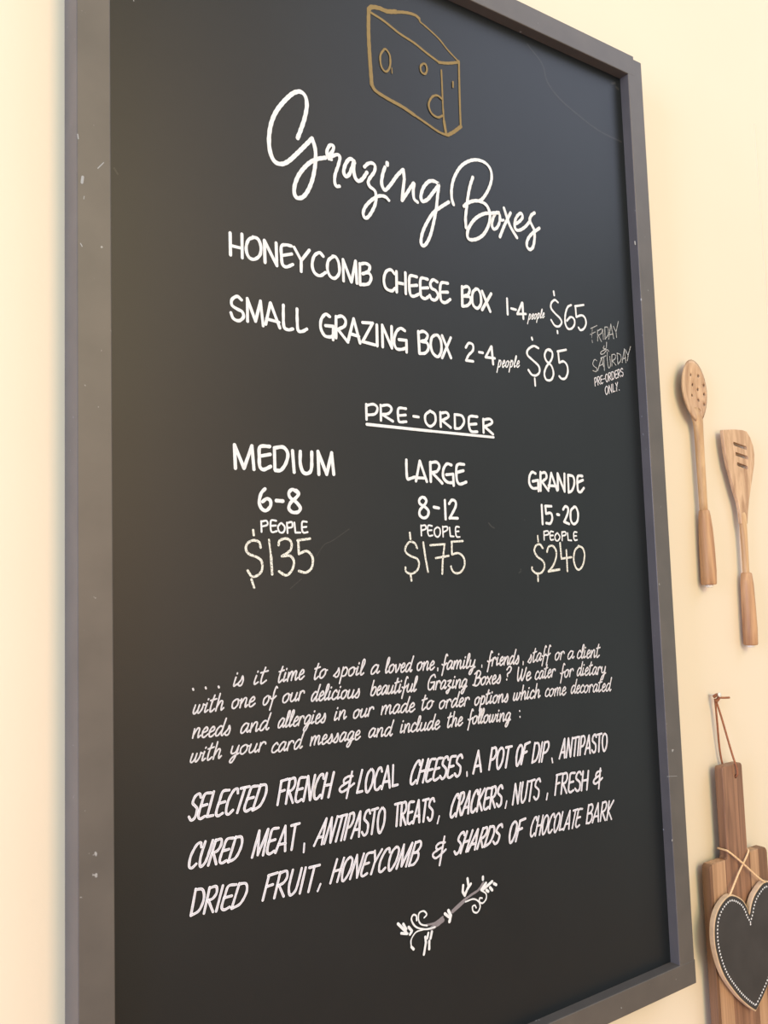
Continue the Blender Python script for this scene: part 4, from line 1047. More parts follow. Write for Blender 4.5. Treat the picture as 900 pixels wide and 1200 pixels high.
(2.27,'c','137.4,289 131.3,288.9 127.8,281.9 124.2,272.8 125.8,269.7 130.5,271'),
(2.27,'l','127.3,279.8 133,280.2'),
(2.28,'l','139.8,289.5 132.1,269.3'),
(2.29,'c','139.7,289.1 145.1,288.2 145,281 139.5,272 132.1,269.3'),
(2.32,'l','155,268.8 162.7,290.6 160.6,269.8 171.5,290.4 165.8,268.6'),
(2.34,'c','181.9,289.5 175.7,289.2 172.8,281.6 170,271.7 172,268.4 177,270'),
(2.35,'l','172.5,279.4 178.4,279.9'),
(2.36,'l','178.2,268.3 189,290 188.1,268'),
(2.36,'l','181.3,274.8 188.7,274.6'),
(2.39,'l','195.1,289.2 203.6,289.7'),
(2.38,'l','199.3,289.1 194.7,267.8'),
(1.84,'l','208.2,270.6 207.3,263'),
(2.24,'l','218.4,266.7 232.7,289 226.7,266.5'),
(2.24,'l','222.6,273.3 228.7,273.2'),
(2.26,'l','229.3,266.5 238.6,288.9 236.1,266.3 244.8,288.9'),
(2.29,'l','246.7,288.2 253.8,288.8'),
(2.27,'l','250.1,288.1 242.1,266.2'),
(2.28,'l','255.6,288.8 248,266.1'),
(2.29,'l','259,288.8 251.7,266'),
(2.3,'c','258.7,288.1 263.3,288.7 263.3,283 259.6,277.3 255.4,276'),
(2.3,'l','259.8,265.8 271.1,288.7 268.6,265.6'),
(2.3,'l','263.1,272.6 269.6,272.5'),
(2.32,'c','282.3,285.1 281.1,288.6 277.5,286.8 275.4,281.2 277.7,278 279.5,274.7 278,267.8 274.5,265.5 272.1,269'),
(2.35,'l','284.5,287.9 291.8,288.5'),
(2.34,'l','288.1,287.9 283.3,265.3'),
(2.35,'c','297,288.5 292.9,283.8 290.8,274.5 291.6,265.6 294.3,265.6 298.3,273.2 299.6,283.8 297,288.5'),
(2.39,'l','312.2,288.7 319.2,289'),
(2.38,'l','315.6,288.6 313,267.5'),
(2.39,'l','320.7,288.9 318.1,267.2'),
(2.4,'c','320.7,288.3 325.1,288.7 325.8,283.4 323.6,279 320.1,277.6'),
(2.39,'l','320.5,277.6 324.3,267'),
(2.41,'c','335.4,287.5 330,287.4 328.2,279.8 326.7,270.1 328.6,266.8 332.4,268.3'),
(2.41,'l','328.2,277.6 333,278'),
(2.42,'l','333.4,266.5 341.5,287.9 341.2,266.2'),
(2.42,'l','335.6,272.9 341.6,272.6'),
(2.44,'l','346.9,286.9 354.3,287.2'),
(2.43,'l','350.5,286.7 346.3,265.9'),
(2.45,'c','361.3,283.6 359.9,286.9 356.3,285.3 354.5,280.2 356.8,277.1 358.7,274 357.3,267.6 354.2,265.6 351.9,268.9'),
(1.7,'l','366.9,267.8 364.2,260.9'),
(2.5,'c','393.2,281.6 393.2,285.7 389.5,283.9 384,274.9 381.7,265.9 383.7,263.7 387.8,266.8'),
(2.5,'l','397,286.1 388.9,263.7'),
(2.51,'c','396.8,285.4 401.3,286 400.9,280.6 397.5,275.9 393.5,274.4'),
(2.5,'l','394,274.4 395.8,263.7'),
(2.52,'l','397.3,263.7 409.4,285.8 405.9,263.7'),
(2.52,'l','400.8,270.3 407.2,270.3'),
(2.54,'c','420.6,281.2 420.1,285.2 416.5,283.5 411.7,274.7 410.2,265.9 412.5,263.7 416.4,266.7'),
(2.55,'l','424,285.6 417.9,263.7'),
(2.55,'l','430.2,285.5 421.3,274.2 424.8,263.7'),
(2.56,'c','438.6,284.7 433.1,284.4 430.5,276.7 427.8,266.9 429.7,263.7 434.1,265.4'),
(2.57,'l','430.2,274.5 435.5,275.2'),
(2.57,'l','440.9,285.3 436,263.7'),
(2.58,'c','440.7,284.7 445.4,285.3 445.9,280 443.1,275.5 439.1,274'),
(2.58,'l','439.6,274 443.3,263.7'),
(2.59,'c','455.5,281.9 454,285.1 450.4,283.4 448.6,278.3 451.2,275.2 453.3,272.2 452.1,265.8 448.7,263.7 446.1,266.9'),
(1.81,'l','460.7,267.3 458.2,260.4'),
(2.3,'l','469.1,262.2 474.6,283.6 476.8,262.2 482.3,283.6'),
(2.32,'c','485.8,283.6 482.4,269.6 483.3,262.1 487.8,265.3 491,275 493.2,283.7'),
(2.34,'l','495.3,283.1 504,283.8'),
(2.33,'l','499.6,283.1 494.2,262'),
(2.35,'c','512.4,280.5 510.8,283.8 506.4,282 504.3,276.8 507.2,273.7 509.5,270.7 507.9,264.1 504.1,262 501.3,265.2'),
(1.97,'l','522.7,265.6 520.6,259.2'),
(2.39,'l','539.2,283.2 534.3,262.1'),
(2.4,'l','538.7,283.3 547.1,283.8'),
(2.39,'l','537.2,273.6 543.1,274.2'),
(2.4,'l','549.5,283.6 544.9,261.6'),
(2.41,'c','549.3,283 555.3,283.2 556.1,277.8 552.9,273.4 548,272.1'),
(2.4,'l','548.7,272.1 553.6,261.2'),
(2.42,'c','568.9,281.6 561.8,281.6 559.3,274.1 557.1,264.3 559.7,260.9 565,262.4'),
(2.42,'l','559.1,271.9 565.8,272.2'),
(2.44,'c','579.1,278.3 577.1,281.6 572.5,280.2 570.4,275.1 573.8,271.9 576.5,268.7 575.2,262.4 571.1,260.4 567.7,263.8'),
(2.45,'l','582.6,281.2 578.2,260.1'),
(2.46,'l','591.4,280.6 587.2,259.7'),
(2.45,'l','580.4,270.7 589.4,270.6'),
(2.37,'l','612.2,280.3 607.5,257.7'),
(2.37,'c','612.9,277.5 607.3,277.1 603.9,274.5 604.6,271.3 610.2,272.6'),
(2.36,'c','605,271.1 600.7,269.1 599.1,266.3 602.2,264 608.3,265.8 614.6,268.9')]),
('lowest line of slanted white capitals','slant_ink',[(2.2,'l','101.9,252.9 97.2,232.1'),
(2.2,'c','101.8,252.5 108,251.2 109.2,243.7 104.7,234.7 97.2,232.1'),
(2.22,'l','114.6,251.6 109,231.2'),
(2.23,'c','114.5,251 120.5,251.1 121,246 117.5,241.9 112.6,240.9'),
(2.22,'l','113.3,240.8 117.2,230.6'),
(2.24,'l','126.8,250.4 120.2,230.3'),
(2.25,'c','139.5,248.6 132.1,248.9 128.7,242 125.4,233 127.5,229.8 132.7,231'),
(2.25,'l','128.3,239.9 135,240'),
(2.26,'l','142.4,248.9 134.6,229.3'),
(2.27,'c','142.3,248.5 148.8,247.2 149.1,240.1 142.9,231.6 134.6,229.3'),
(2.31,'l','171.4,249.6 164.7,229.4'),
(2.33,'l','170.8,249.6 180.1,250.2'),
(2.32,'l','168.6,240.4 175.1,240.9'),
(2.33,'l','182.8,250.1 176.2,228.8'),
(2.34,'c','182.6,249.4 189.2,249.8 189.7,244.5 185.8,240.1 180.4,238.9'),
(2.33,'l','181.1,238.9 185.7,228.2'),
(2.36,'c','195.7,249.4 191.3,235.5 192.3,227.8 197.9,230.7 202,240.3 204.9,249'),
(2.37,'l','209.1,248.7 202.3,227.2'),
(2.4,'l','213,247.9 224,248'),
(2.39,'l','218.4,247.6 211.3,226.6'),
(1.84,'l','224.4,230.7 221.1,225'),
(2.24,'l','243.1,249.3 235,229.1'),
(2.26,'l','250.8,249.1 242.5,228.8'),
(2.25,'l','239,239.1 246.8,239.3'),
(2.27,'c','258,249 252.6,245 248.8,236.8 248.1,229 251,229 256.7,235.6 260.2,244.8 258,249'),
(2.28,'l','256.8,228.4 265.6,248.8 264.6,228.1 273.4,248.6'),
(2.3,'c','284.2,247.8 277.5,247.5 273.6,240.3 269.6,231.1 271.2,227.9 276.4,229.4'),
(2.3,'l','273,238.2 279.3,238.7'),
(2.32,'l','286.6,248.4 286.4,238.3'),
(2.32,'l','295,248.2 285.8,237.5 281.3,227.6'),
(2.33,'c','304,243.7 303.6,247.6 299,246 292.8,237.7 290.7,229.4 293.3,227.2 298.1,230'),
(2.35,'c','313,247.8 307.1,243.7 303,235.3 302.3,227.3 305.4,227.2 311.5,234 315.3,243.5 313,247.8'),
(2.37,'l','311.4,226.6 321.6,247.6 317.6,227.5 331.9,247.4 323.1,226.3'),
(2.39,'l','336.1,247.3 326.7,226.1'),
(2.4,'c','335.8,246.6 341.8,247.2 342.3,242.8 337.8,238.2 332.8,237.3'),
(2.39,'c','332.8,237.3 338.6,236.5 337.9,231.1 332.5,226.4 326.8,226.6'),
(2.12,'l','373,245.9 365.2,218.8'),
(2.12,'c','373.3,240.1 366.6,240.8 362,238.5 363,234.9 369.7,235.9'),
(2.11,'c','363.7,234.4 358,232.2 357.2,229.3 360.7,226.8 367,229 374,232.8'),
(2.48,'c','399.3,242.7 398.6,245.8 394.2,244.3 390.9,239.4 392.8,236.4 394.2,233.5 391.2,227.5 387.1,225.5 385.2,228.5'),
(2.49,'l','403.2,245.6 393.2,225.5'),
(2.5,'l','410.7,245.4 400.8,225.4'),
(2.5,'l','398.2,235.5 405.9,235.8'),
(2.51,'l','403.1,225.4 418.3,245.1 412.7,225.4'),
(2.51,'l','407.5,231.3 414.7,231.3'),
(2.53,'l','425.5,244.9 415.9,225.4'),
(2.54,'c','425.2,244.3 430.7,244.7 430.1,240 426.1,236 421.4,234.7'),
(2.53,'l','422,234.7 423.9,225.4'),
(2.54,'l','435.8,244.6 426.4,225.3'),
(2.55,'c','435.6,244.2 441.1,243.4 440.7,236.7 434.5,228.2 426.4,225.3'),
(2.57,'c','453.1,241.1 452.1,244 447.5,242.6 444.4,238.1 446.7,235.4 448.5,232.7 445.8,227.1 441.6,225.3 439.3,228.1'),
(2.6,'c','472.1,244 466.7,239.7 463.3,231.1 463,223 465.9,223 471.3,230 474.5,239.7 472.1,244'),
(2.61,'l','479.7,242.9 471.6,222.5'),
(2.63,'l','479.2,242.9 487.5,243.9'),
(2.62,'l','476.2,233.6 481.9,234.5'),
(2.1,'c','504.5,239 504.2,242.7 500.6,241.2 495.8,233.2 494.1,225.2 496.2,223.1 499.9,225.7'),
(2.1,'l','508,242.9 501,222.9'),
(2.11,'l','514.5,242.6 507.5,222.6'),
(2.11,'l','504.5,232.8 511.1,233'),
(2.12,'c','520.6,242.3 516,238.4 512.9,230.5 512.3,222.8 514.8,222.7 519.6,229.2 522.5,238.1 520.6,242.3'),
(2.13,'c','531.9,237.7 531.6,241.4 527.9,239.9 523,232 521.3,224 523.5,221.9 527.3,224.6'),
(2.14,'c','539.1,241.4 534.5,237.6 531.3,229.7 530.8,222 533.3,221.9 538.1,228.4 541,237.3 539.1,241.4'),
(2.15,'l','545.5,241.1 538.8,222.1 544.3,222.3'),
(2.16,'l','545.4,221 557.3,240.6 553.9,220.7'),
(2.16,'l','548.8,226.9 555.2,226.6'),
(2.18,'l','562.7,239.7 570.5,240'),
(2.17,'l','566.5,239.6 559.5,220.5'),
(2.18,'c','578.5,239 572.7,238.9 569.4,232 566.1,223.2 567.7,220.1 572.2,221.5'),
(2.18,'l','569,230 574.4,230.4'),
(2.2,'l','589.4,241.5 583.8,221.2'),
(2.21,'c','589.2,240.9 594.7,241.3 595.9,237.1 592.3,232.7 587.8,231.9'),
(2.2,'c','587.8,231.9 593.4,231 593.5,225.8 589.2,221.3 583.9,221.6'),
(2.22,'l','593.9,220.6 605.4,240.8 604,220.1'),
(2.22,'l','597.2,226.7 604.8,226.3'),
(2.23,'l','613.2,240.5 607.4,219.9'),
(2.24,'c','613,239.9 618.8,240.2 619.3,235.2 615.9,230.9 611.1,229.7'),
(2.23,'l','611.7,229.7 615.8,219.4'),
(2.24,'l','624.5,240 618.6,219.3'),
(2.25,'l','632.4,239.6 622,229.1 626.8,218.8')]),
('white scrollwork flourish with grey shading','grey_ink',[(4.24,'l','396.3,176.3 380.5,169.3'),
(4.57,'c','367.1,163.6 360.1,161.3 352.4,159.3'),
(2.58,'c','396.9,177.2 407,180.3 416.3,183 423.1,188.8'),
(2.16,'c','367.3,166.8 356.8,163.4 345.8,163.9')]),
('white scrollwork flourish at the foot','white_ink',[(3.36,'l','374.8,171.4 377.7,165.7 375.7,160.2'),
(2.85,'l','370,169.5 375,165'),
(2.96,'l','422.8,194.8 422.7,192.1'),
(2.95,'l','419.9,182.2 426.7,187.6'),
(2.96,'l','422.7,182 435.5,187.4'),
(2.98,'l','437.8,184.7 440.9,182.7'),
(2.96,'l','426.9,180.3 429.4,178.3'),
(2.97,'l','432,181.9 435,178.5'),
(1.73,'c','419.9,181.5 426.1,176.7 425.8,171.3 421,168.3 416.5,170.7 417.3,174.2 420.4,173.5'),
(1.72,'c','397.7,175 408.5,175.3 415.6,170.9 417.2,165.2 413.2,160.6 407.9,162.6 406.7,167.6 410,168.6 411.7,165.7'),
(2.91,'l','401.5,197.7 402.4,189.7 397.1,181.9'),
(2.9,'l','395.3,192.1 394.3,185.9 397.1,181.5'),
(2.92,'l','405.7,191.4 401,187.3'),
(1.8,'c','356.6,159.6 348.2,159.7 339.9,161.7 331.8,166.3 327.5,173.7 329.8,177.7 333.5,176.1 334,171.5'),
(1.65,'c','346.7,163.3 339.3,166.4 336.2,171.6 337.3,177.8 343.1,178.4 346.6,174.3 343.3,171.9'),
(1.47,'c','341.5,160.7 332.4,160.4 326.4,154.8 326.1,148.5'),
(2.75,'l','326.4,147.8 328.9,145'),
(2.75,'l','310.9,173.9 317.1,167.3 320.2,164'),
(2.75,'l','317.3,172.1 320.7,166.4'),
(2.75,'l','314.6,163.9 321.8,161.7'),
(2.76,'l','323.6,167.6 327.5,162.8 325,160.3'),
(2.8,'l','352.2,156.1 350.3,150.1'),
(2.78,'l','343.7,153.1 344.3,147.7 341.3,136.9'),
(2.63,'l','347.7,155.9 346.1,151.2'),
(2.79,'l','348.5,148 348.1,140.3')]),
('faint rubbed chalk scuff','scuff',[(2.34,'c','548.7,1170.7 573,1153.1 580.3,1132.6 601.1,1116.3 636.2,1103.7 672.8,1094.1 716.2,1090.9'),
(0.84,'c','229.2,537.6 238.4,548.7 248.2,552.9 267.5,564.3'),
(0.81,'l','199.7,506.9 212.2,516'),
(1.92,'c','452,572.8 456.1,569 459.7,567.5'),
(1.59,'l','506.8,577.4 507.5,576.9'),
(1.56,'c','497.4,520.8 497.8,518.2 494.5,516.3'),
(1.71,'l','35.6,878.6 38.4,874.2'),
(3.1,'l','712.3,1166.8 716.7,1165'),
(3.09,'l','703.4,1168.8 710.4,1171.9')]),
('pale chip in the frame paint','chip',[(0.9,'l','0.8,893.5 1.3,889.7'),
(2.23,'l','4.9,857.3 4.2,852.2'),
(0.76,'l','17.4,868 22.3,874.3'),
(0.88,'l','2.9,799.3 4.3,797.1'),
(0.59,'l','6.1,840.8 5.6,838.2'),
(0.8,'l','49.4,1030.8 49.4,1030.5'),
(2.36,'l','715.2,947.1 715.6,944'),
(1.52,'l','720.4,179.8 720.2,178.5'),
(0.41,'l','717.6,257.3 737,255'),
(1.09,'l','724,497.7 724.9,496.4')]),
]
def lettering(label, mat, strokes, lift):
    bm = bmesh.new(); lay = bm.verts.layers.float.new('across')
    Y0_ = (D if mat == 'chip' else YB) + lift; Y = [Y0_]
    def V(x, z, a):
        v = bm.verts.new(P(x, Y[0], z)); v[lay] = a; return v
    def cap(c, d, r):
        a0 = math.atan2(d.y, d.x); m = V(c.x, c.y, 0 if mat == 'slant_ink' else 0)
        ring = [V(c.x + r*math.cos(a0 + t*math.pi/6 - math.pi/2), c.y + r*math.sin(a0 + t*math.pi/6 - math.pi/2), 1) for t in range(7)]
        for i in range(6): bm.faces.new((m, ring[i], ring[i+1]))
    for w_, kind, s in strokes:
        if Y[0] > Y0_ + .7: Y[0] = Y0_
        pts = [Vector([float(t) for t in q.split(',')]) for q in s.split()]
        r = w_/2
        runs = []
        if kind == 'c': runs = [smooth_line(pts, 7 if w_ > 2 else 5)]
        else: runs = [pts[i:i+2] for i in range(len(pts)-1)]
        for run in runs:
            run = [p for i, p in enumerate(run) if i == 0 or (p-run[i-1]).length > 1e-4]
            if len(run) < 2: continue
            if len(run) == 2: run = [run[0], (run[0]+run[1])/2, run[1]]
            prev = None; Y[0] += .012
            for i, p in enumerate(run):
                Y[0] += .0012        # later paint lies over earlier paint
                d = (run[min(i+1, len(run)-1)] - run[max(i-1, 0)])
                if d.length < 1e-6: continue
                d.normalize(); n = Vector((-d.y, d.x))
                rr = r*(1 + .07*math.sin(p.x*.9 + p.y*.6))
                L = p + n*rr; R_ = p - n*rr
                cur = (V(L.x, L.y, 1), V(p.x, p.y, 0), V(R_.x, R_.y, 1))
                if prev:
                    bm.faces.new((prev[0], prev[1], cur[1], cur[0])); bm.faces.new((prev[1], prev[2], cur[2], cur[1]))
                prev = cur
            cap(run[-1], (run[-1]-run[-2]).normalized(), r)
            cap(run[0], (run[0]-run[1]).normalized(), r)
    bmesh.ops.recalc_face_normals(bm, faces=bm.faces[:])
    for f in bm.faces:
        if f.normal.y > 0: f.normal_flip()
    name = 'drawing' if 'drawing' in label or 'flourish' in label else 'paint_chip' if mat == 'chip' else 'chalk_scuff' if mat == 'scuff' else 'lettering'
    o = obj(name, bm, M[mat], board); o['label'] = label
    return o
for label, mat, strokes in INK:
    if mat in ('scuff', 'chip'):              # each mark is a part of its own
        for s in strokes: lettering(label, mat, [s], .05)
    else: lettering(label, mat, strokes, .12 if mat == 'grey_ink' else .2)
for k in ('Roughness', 'Specular IOR Level'):  # the scuffs share the sheen of the board under them
    M['scuff'].node_tree.nodes['Principled BSDF'].inputs[k].default_value = M['board'].node_tree.nodes['Principled BSDF'].inputs[k].default_value

# ------------------------------------------------------------------ wooden utensils
def loft(bm, secs, n=16, rnd=2.0):
    """secs: (cx, cz, half width, half thickness, tilt dz, y centre)"""
    rings = []
    for cx, cz, a, b, dz, y in secs:
        ring = []
        for k in range(n):
            t = 2*math.pi*k/n
            c, s = math.cos(t), math.sin(t)
            c = math.copysign(abs(c)**(2/rnd), c); s = math.copysign(abs(s)**(2/rnd), s)
            ring.append(bm.verts.new(P(cx + a*c, y + b*s, cz + dz*c)))
        rings.append(ring)
    for i in range(len(rings)-1):
        for k in range(n):
            bm.faces.new((rings[i][k], rings[i][(k+1)%n], rings[i+1][(k+1)%n], rings[i+1][k]))
    bm.faces.new(rings[0][::-1]); bm.faces.new(rings[-1])
    bmesh.ops.recalc_face_normals(bm, faces=bm.faces[:])

def carve(o, cutter_bm):
    """cut real openings, keep only the finished mesh"""
    me = bpy.data.meshes.new('cut'); cutter_bm.to_mesh(me); cutter_bm.free()
    c = bpy.data.objects.new('cut', me); C.objects.link(c)
    md = o.modifiers.new('b', 'BOOLEAN'); md.operation = 'DIFFERENCE'; md.object = c; md.solver = 'EXACT'
    bpy.context.view_layer.update()
    dg = bpy.context.evaluated_depsgraph_get()
    new = bpy.data.meshes.new_from_object(o.evaluated_get(dg))
    o.modifiers.clear(); o.data = new
    bpy.data.objects.remove(c, do_unlink=True)

# slotted spoon
spoon = thing('slotted_spoon', 'wooden spoon with small drain holes in its bowl, hung right of the menu board', 'spoon', P(868, 0, 494), None)
Y0 = 11.2
# bowl: a shallow dish, its hollow facing the room
bm = bmesh.new()
def dish(bm, cx, cz, a, bz, tilt, y, depth, th, nr=9, na=32):
    front, back = [], []
    for i in range(nr+1):
        r = i/nr
        rf, rb = [], []
        for k in range(na):
            t = 2*math.pi*k/na
            u, v = r*math.cos(t), r*math.sin(t)
            sq = 1 - .16*max(0, -v)          # narrower towards the neck
            x0, z0 = a*u*sq, bz*v
            x = x0*math.cos(tilt) - z0*math.sin(tilt); z = x0*math.sin(tilt) + z0*math.cos(tilt)
            yf = y - depth*(1-r*r) + depth*.4
            ed = math.sqrt(max(0, 1-r**6))
            rf.append((cx+x, yf+th*.5*ed, cz+z)); rb.append((cx+x, yf-th*.5*ed, cz+z))
        front.append(rf); back.append(rb)
    def build(rs, flip):
        c = bm.verts.new(P(*rs[0][0])); V = [[c]*na] + [[bm.verts.new(P(*q)) for q in r] for r in rs[1:]]
        for i in range(nr):
            for k in range(na):
                q = [V[i][k], V[i+1][k], V[i+1][(k+1)%na], V[i][(k+1)%na]]
                if i == 0: q = q[:3]
                bm.faces.new(q if not flip else q[::-1])
    build(front, False); build(back, True)
    bmesh.ops.remove_doubles(bm, verts=bm.verts[:], dist=1e-6)
    bmesh.ops.recalc_face_normals(bm, faces=bm.faces[:])
dish(bm, 861, 768, 28.5, 45, .10, Y0, 7.5, 5.5)
bowl = obj('bowl', bm, M['scoop'], spoon, True)
cb = bmesh.new()
for x, z in ((858.4,791.2),(874,791),(884,778),(863.5,777.6),(873.8,771.5),(884,765),(861.4,762.2),(873.4,756),(882.5,750),(872.5,741)):
    ring = [(x-1+1.7*math.cos(t*math.pi/5), z+2.1*math.sin(t*math.pi/5)) for t in range(10)]
    prism(cb, ring, -5, 30)
carve(bowl, cb)
bm = bmesh.new()
loft(bm, [(866,745,9,2.5,0,Y0-1.5),(867.5,733,13,4,0,Y0-1),(868,722,9,5.5,0,Y0),(868.2,708,6.6,6.2,0,Y0),(868.2,660,6,6,0,Y0),(868.4,610,5.6,5.6,0,Y0),(868.6,590,5.6,5.6,0,Y0)], 18)
obj('handle', bm, M['spoon'], spoon, True)
bm = bmesh.new()
loft(bm, [(868.8,598.5,5.5,5.5,0,Y0),(869,597,7.2,7.2,0,Y0),(869.4,590,8.2,8.2,0,Y0),(870,572,9.6,9.6,0,Y0),(870.2,545,10.6,10.6,0,Y0),(870.2,512,11,11,0,Y0),(869.6,495,10.6,10.6,0,Y0),(869.6,493.2,9.6,9.6,0,Y0)], 20)
obj('grip', bm, M['grip'], spoon, True)
bm = bmesh.new()
loft(bm, [(869.6,494,6,6,0,Y0),(869.6,490,6,6,0,Y0),(869.6,489,5,5,0,Y0)], 16)
o = obj('end_plug', bm, M['nail'], spoon, True); o['label'] = 'pale round end of the grip'

# slotted turner
turner = thing('slotted_turner', 'wooden turner with three slots across its slanted blade, right of the spoon', 'turner', P(960, 0, 404))
bm = bmesh.new()
out = [(922,716.5),(950,719.5),(972,720),(982,718.5),(990,710),(996,698),(998,685),(996,670),(989,650),(982,630.6),(976.5,615),(972,598),(968.5,580),(952.5,580),(951.5,597),(948.5,612),(942,627.3),(935.5,646),(929,664.4),(925,683),(922.5,701.7)]
prism(bm, out, Y0-2.6, Y0+2.6, .8)
blade = obj('blade', bm, M['scoop'], turner)
cb = bmesh.new()
for (xa, za), (xb, zb) in (((946.5,698),(978,693)),((950,683),(979.5,678.5)),((952.5,668),(977.5,663.5))):
    prism(cb, [(xa,za+2.8),(xb,zb+2.8),(xb+1,zb),(xb,zb-2.8),(xa,za-2.8),(xa-1,za)], -5, 30)
carve(blade, cb)
bm = bmesh.new()
loft(bm, [(960.5,606,9,1.5,0,Y0),(960.5,592,9.2,3.2,0,Y0),(960.8,578,6.6,4.6,0,Y0),(960.7,560,5,5,0,Y0),(960.6,540,4.8,4.8,0,Y0),(960,508,4.6,4.6,0,Y0),(960,500,4.6,4.6,0,Y0)], 18)
obj('handle', bm, M['spoon'], turner, True)
bm = bmesh.new()
loft(bm, [(960.5,508.6,5,5,0,Y0),(960.6,507,7.6,7.6,0,Y0),(960.4,492,9.2,9.2,0,Y0),(960.4,456,10,10,0,Y0),(960.4,426,10.4,10.4,0,Y0),(960,405,9.9,9.9,0,Y0),(960,403.4,9,9,0,Y0)], 20)
obj('grip', bm, M['grip'], turner, True)
bm = bmesh.new(); loft(bm, [(960,404.5,5.6,5.6,0,Y0),(960,400.6,5.4,5.4,0,Y0),(960,400,4.6,4.6,0,Y0)], 16)
o = obj('end_plug', bm, M['nail'], turner, True); o['label'] = 'pale round end of the grip'
# ------------------------------------------------------------------ paddle cutting board
YF, TH = 22, 12.5
cut = thing('cutting_board', 'striped wooden paddle cutting board hanging by a leather cord, right of the menu board', 'cutting board', P(882, 0, -190))
def arc(cx, cz, r, a0, a1, n=5): return [(cx + r*math.cos(math.radians(a0+(a1-a0)*i/n)), cz + r*math.sin(math.radians(a0+(a1-a0)*i/n))) for i in range(n+1)]
XL, XR, HL, HR = 817, 949, 858, 903
bm = bmesh.new()   # middle stave with the handle in one piece
prism(bm, [(852,-190),(908,-190),(908,124)] + [(HR+.2,124.5)] + arc(HR-5,241,5,0,90) + arc(HL+5,241,5,90,180) + [(HL,127),(HL-2,124),(852,124)], YF-TH, YF, .9)
mid_ = obj('middle_stave', bm, M['dark_stave'], cut)
cb = bmesh.new(); prism(cb, [(887+3*math.cos(t*math.pi/7), 229+3*math.sin(t*math.pi/7)) for t in range(14)], 0, 40); carve(mid_, cb)
bm = bmesh.new(); prism(bm, [(823,-190),(851.8,-190),(851.8,124)] + [(823,124)], YF-TH, YF, .5); obj('side_stave', bm, M['light_stave'], cut)
bm = bmesh.new(); prism(bm, [(822.8,-190),(822.8,123.6)] + arc(XL+5.8,118,5.8,90,180) + [(XL,-190)], YF-TH, YF, .9); obj('side_stave', bm, M['edge_stave'], cut)
bm = bmesh.new(); prism(bm, [(908.2,-190),(908.2,124),(928,124),(928,-190)], YF-TH, YF, .5); obj('side_stave', bm, M['light_stave'], cut)
bm = bmesh.new(); prism(bm, [(928.2,-190)] + [(XR,-190)] + arc(XR-9,115,9,0,90) + [(928.2,124)], YF-TH, YF, .9); obj('side_stave', bm, M['edge_stave'], cut)
# leather cord from the nail through the hole
bm = bmesh.new()
def crv(pts, n=6): return [tuple(v) for v in smooth_line([Vector(p) for p in pts], n)]
tube(bm, crv([(871,9,335),(876,13,310),(884,20,262),(887,24.5,240),(887.5,23,230),(887,14,228),(884,7,236),(878,6,262),(873,8,305),(870,9,335)]), 1.4, 8)
cord = obj('leather_cord', bm, M['leather'], cut, True)
bm = bmesh.new()
tube(bm, crv([(867,9,338),(869,14,341),(873,14,338),(872,11,333),(868,12,332)]), 2.3, 8)
tube(bm, crv([(871,13,337),(880,16,336),(890,18,335.5)]), 1.5, 8)
obj('cord_knot', bm, M['leather'], cut, True)
nail = None
bm = bmesh.new(); tube(bm, [(870,-2,339),(870,16,341)], 1.4, 12); tube(bm, [(870,16,341),(870,17.5,341.3)], 3.2, 14)
nl = obj('wall_nail', bm, M['nail'], None, True); nl['label'] = 'small pale nail holding the leather cord of the cutting board'; nl['category'] = 'nail'

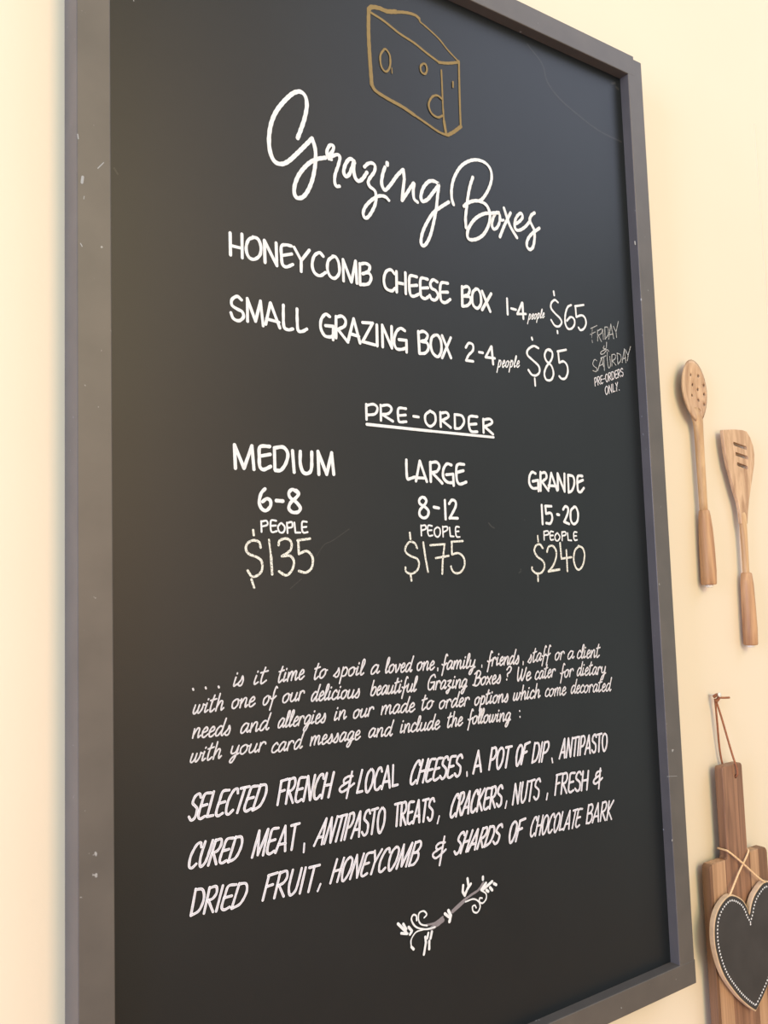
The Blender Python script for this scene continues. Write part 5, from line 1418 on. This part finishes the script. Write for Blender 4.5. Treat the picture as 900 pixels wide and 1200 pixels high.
# ------------------------------------------------------------------ heart shaped chalkboard
HC = 884.0
heart = thing('heart_chalkboard', 'small black heart chalkboard with white dotted border, hung on the cutting board handle', 'heart sign', P(HC, 0, -77))
half = [(0,50),(-5,61),(-16,73),(-38,83),(-58,78),(-73,65),(-79.5,46),(-78,20),(-65,-13),(-40,-44),(-18,-64),(0,-77)]
hl = smooth_line([Vector(p) for p in half], 8)
def heart_outline(ins=0.0):
    pts = []
    for i, p in enumerate(hl):
        d = (hl[min(i+1, len(hl)-1)] - hl[max(i-1, 0)]).normalized(); n = Vector((-d.y, d.x))
        q = p + n*ins
        if i in (0, len(hl)-1): q = Vector((0, p.y - ins*(1.6 if i == 0 else -1.4)))
        if q.x <= 0: pts.append(q)
    L = [(HC+q.x, q.y) for q in pts]; Rr = [(HC-q.x, q.y) for q in pts[1:-1]][::-1]
    return L + Rr
bm = bmesh.new(); prism(bm, heart_outline(0), 24.5, 31.5, .8); obj('wooden_back', bm, M['heart_wood'], heart)
bm = bmesh.new(); prism(bm, heart_outline(1.8), 31.3, 32.0); o = obj('black_face', bm, M['slate'], heart)
bm = bmesh.new()
ro = heart_outline(7.0); ro = [Vector(q) for q in ro]; ro.append(ro[0])
acc, step = 0.0, 4.55
pos = []
for a, b in zip(ro, ro[1:]):
    L = (b-a).length; t = -acc
    while t + step <= L:
        t += step; pos.append(a + (b-a)*(t/L) if L else a)
    acc = L - t
for q in [Vector((HC, 36))] + pos:
    vs = [bm.verts.new(P(q.x + 1.35*math.cos(k*math.pi/5), 32.15, q.y + 1.35*math.sin(k*math.pi/5))) for k in range(10)]
    bm.faces.new(vs)
for f in bm.faces:
    f.normal_update()
    if f.normal.y > 0: f.normal_flip()
o = obj('dotted_border', bm, M['white_ink'], heart); o['label'] = 'white painted dots'
def strands(a, b, sag=0, n=24, tw=2.0, r=.8, off=0):
    a, b = Vector(a), Vector(b); res = []
    return [tuple(a + (b-a)*i/n) for i in range(n+1)]
bm = bmesh.new()
tube(bm, crv([(843,27,78),(846,30.5,84),(872,27,104),(900,24.2,124),(905,20,128),(905.5,10,131),(898,6.5,133),(866,6.5,134),(856,9,136),(854.5,20,136.5),(857,24.5,134.5),(878,27,118.5),(910,30,92),(924,31,82),(925,27,77)],7), 1.3, 8)
tw = obj('twine', bm, M['twine'], heart, True)
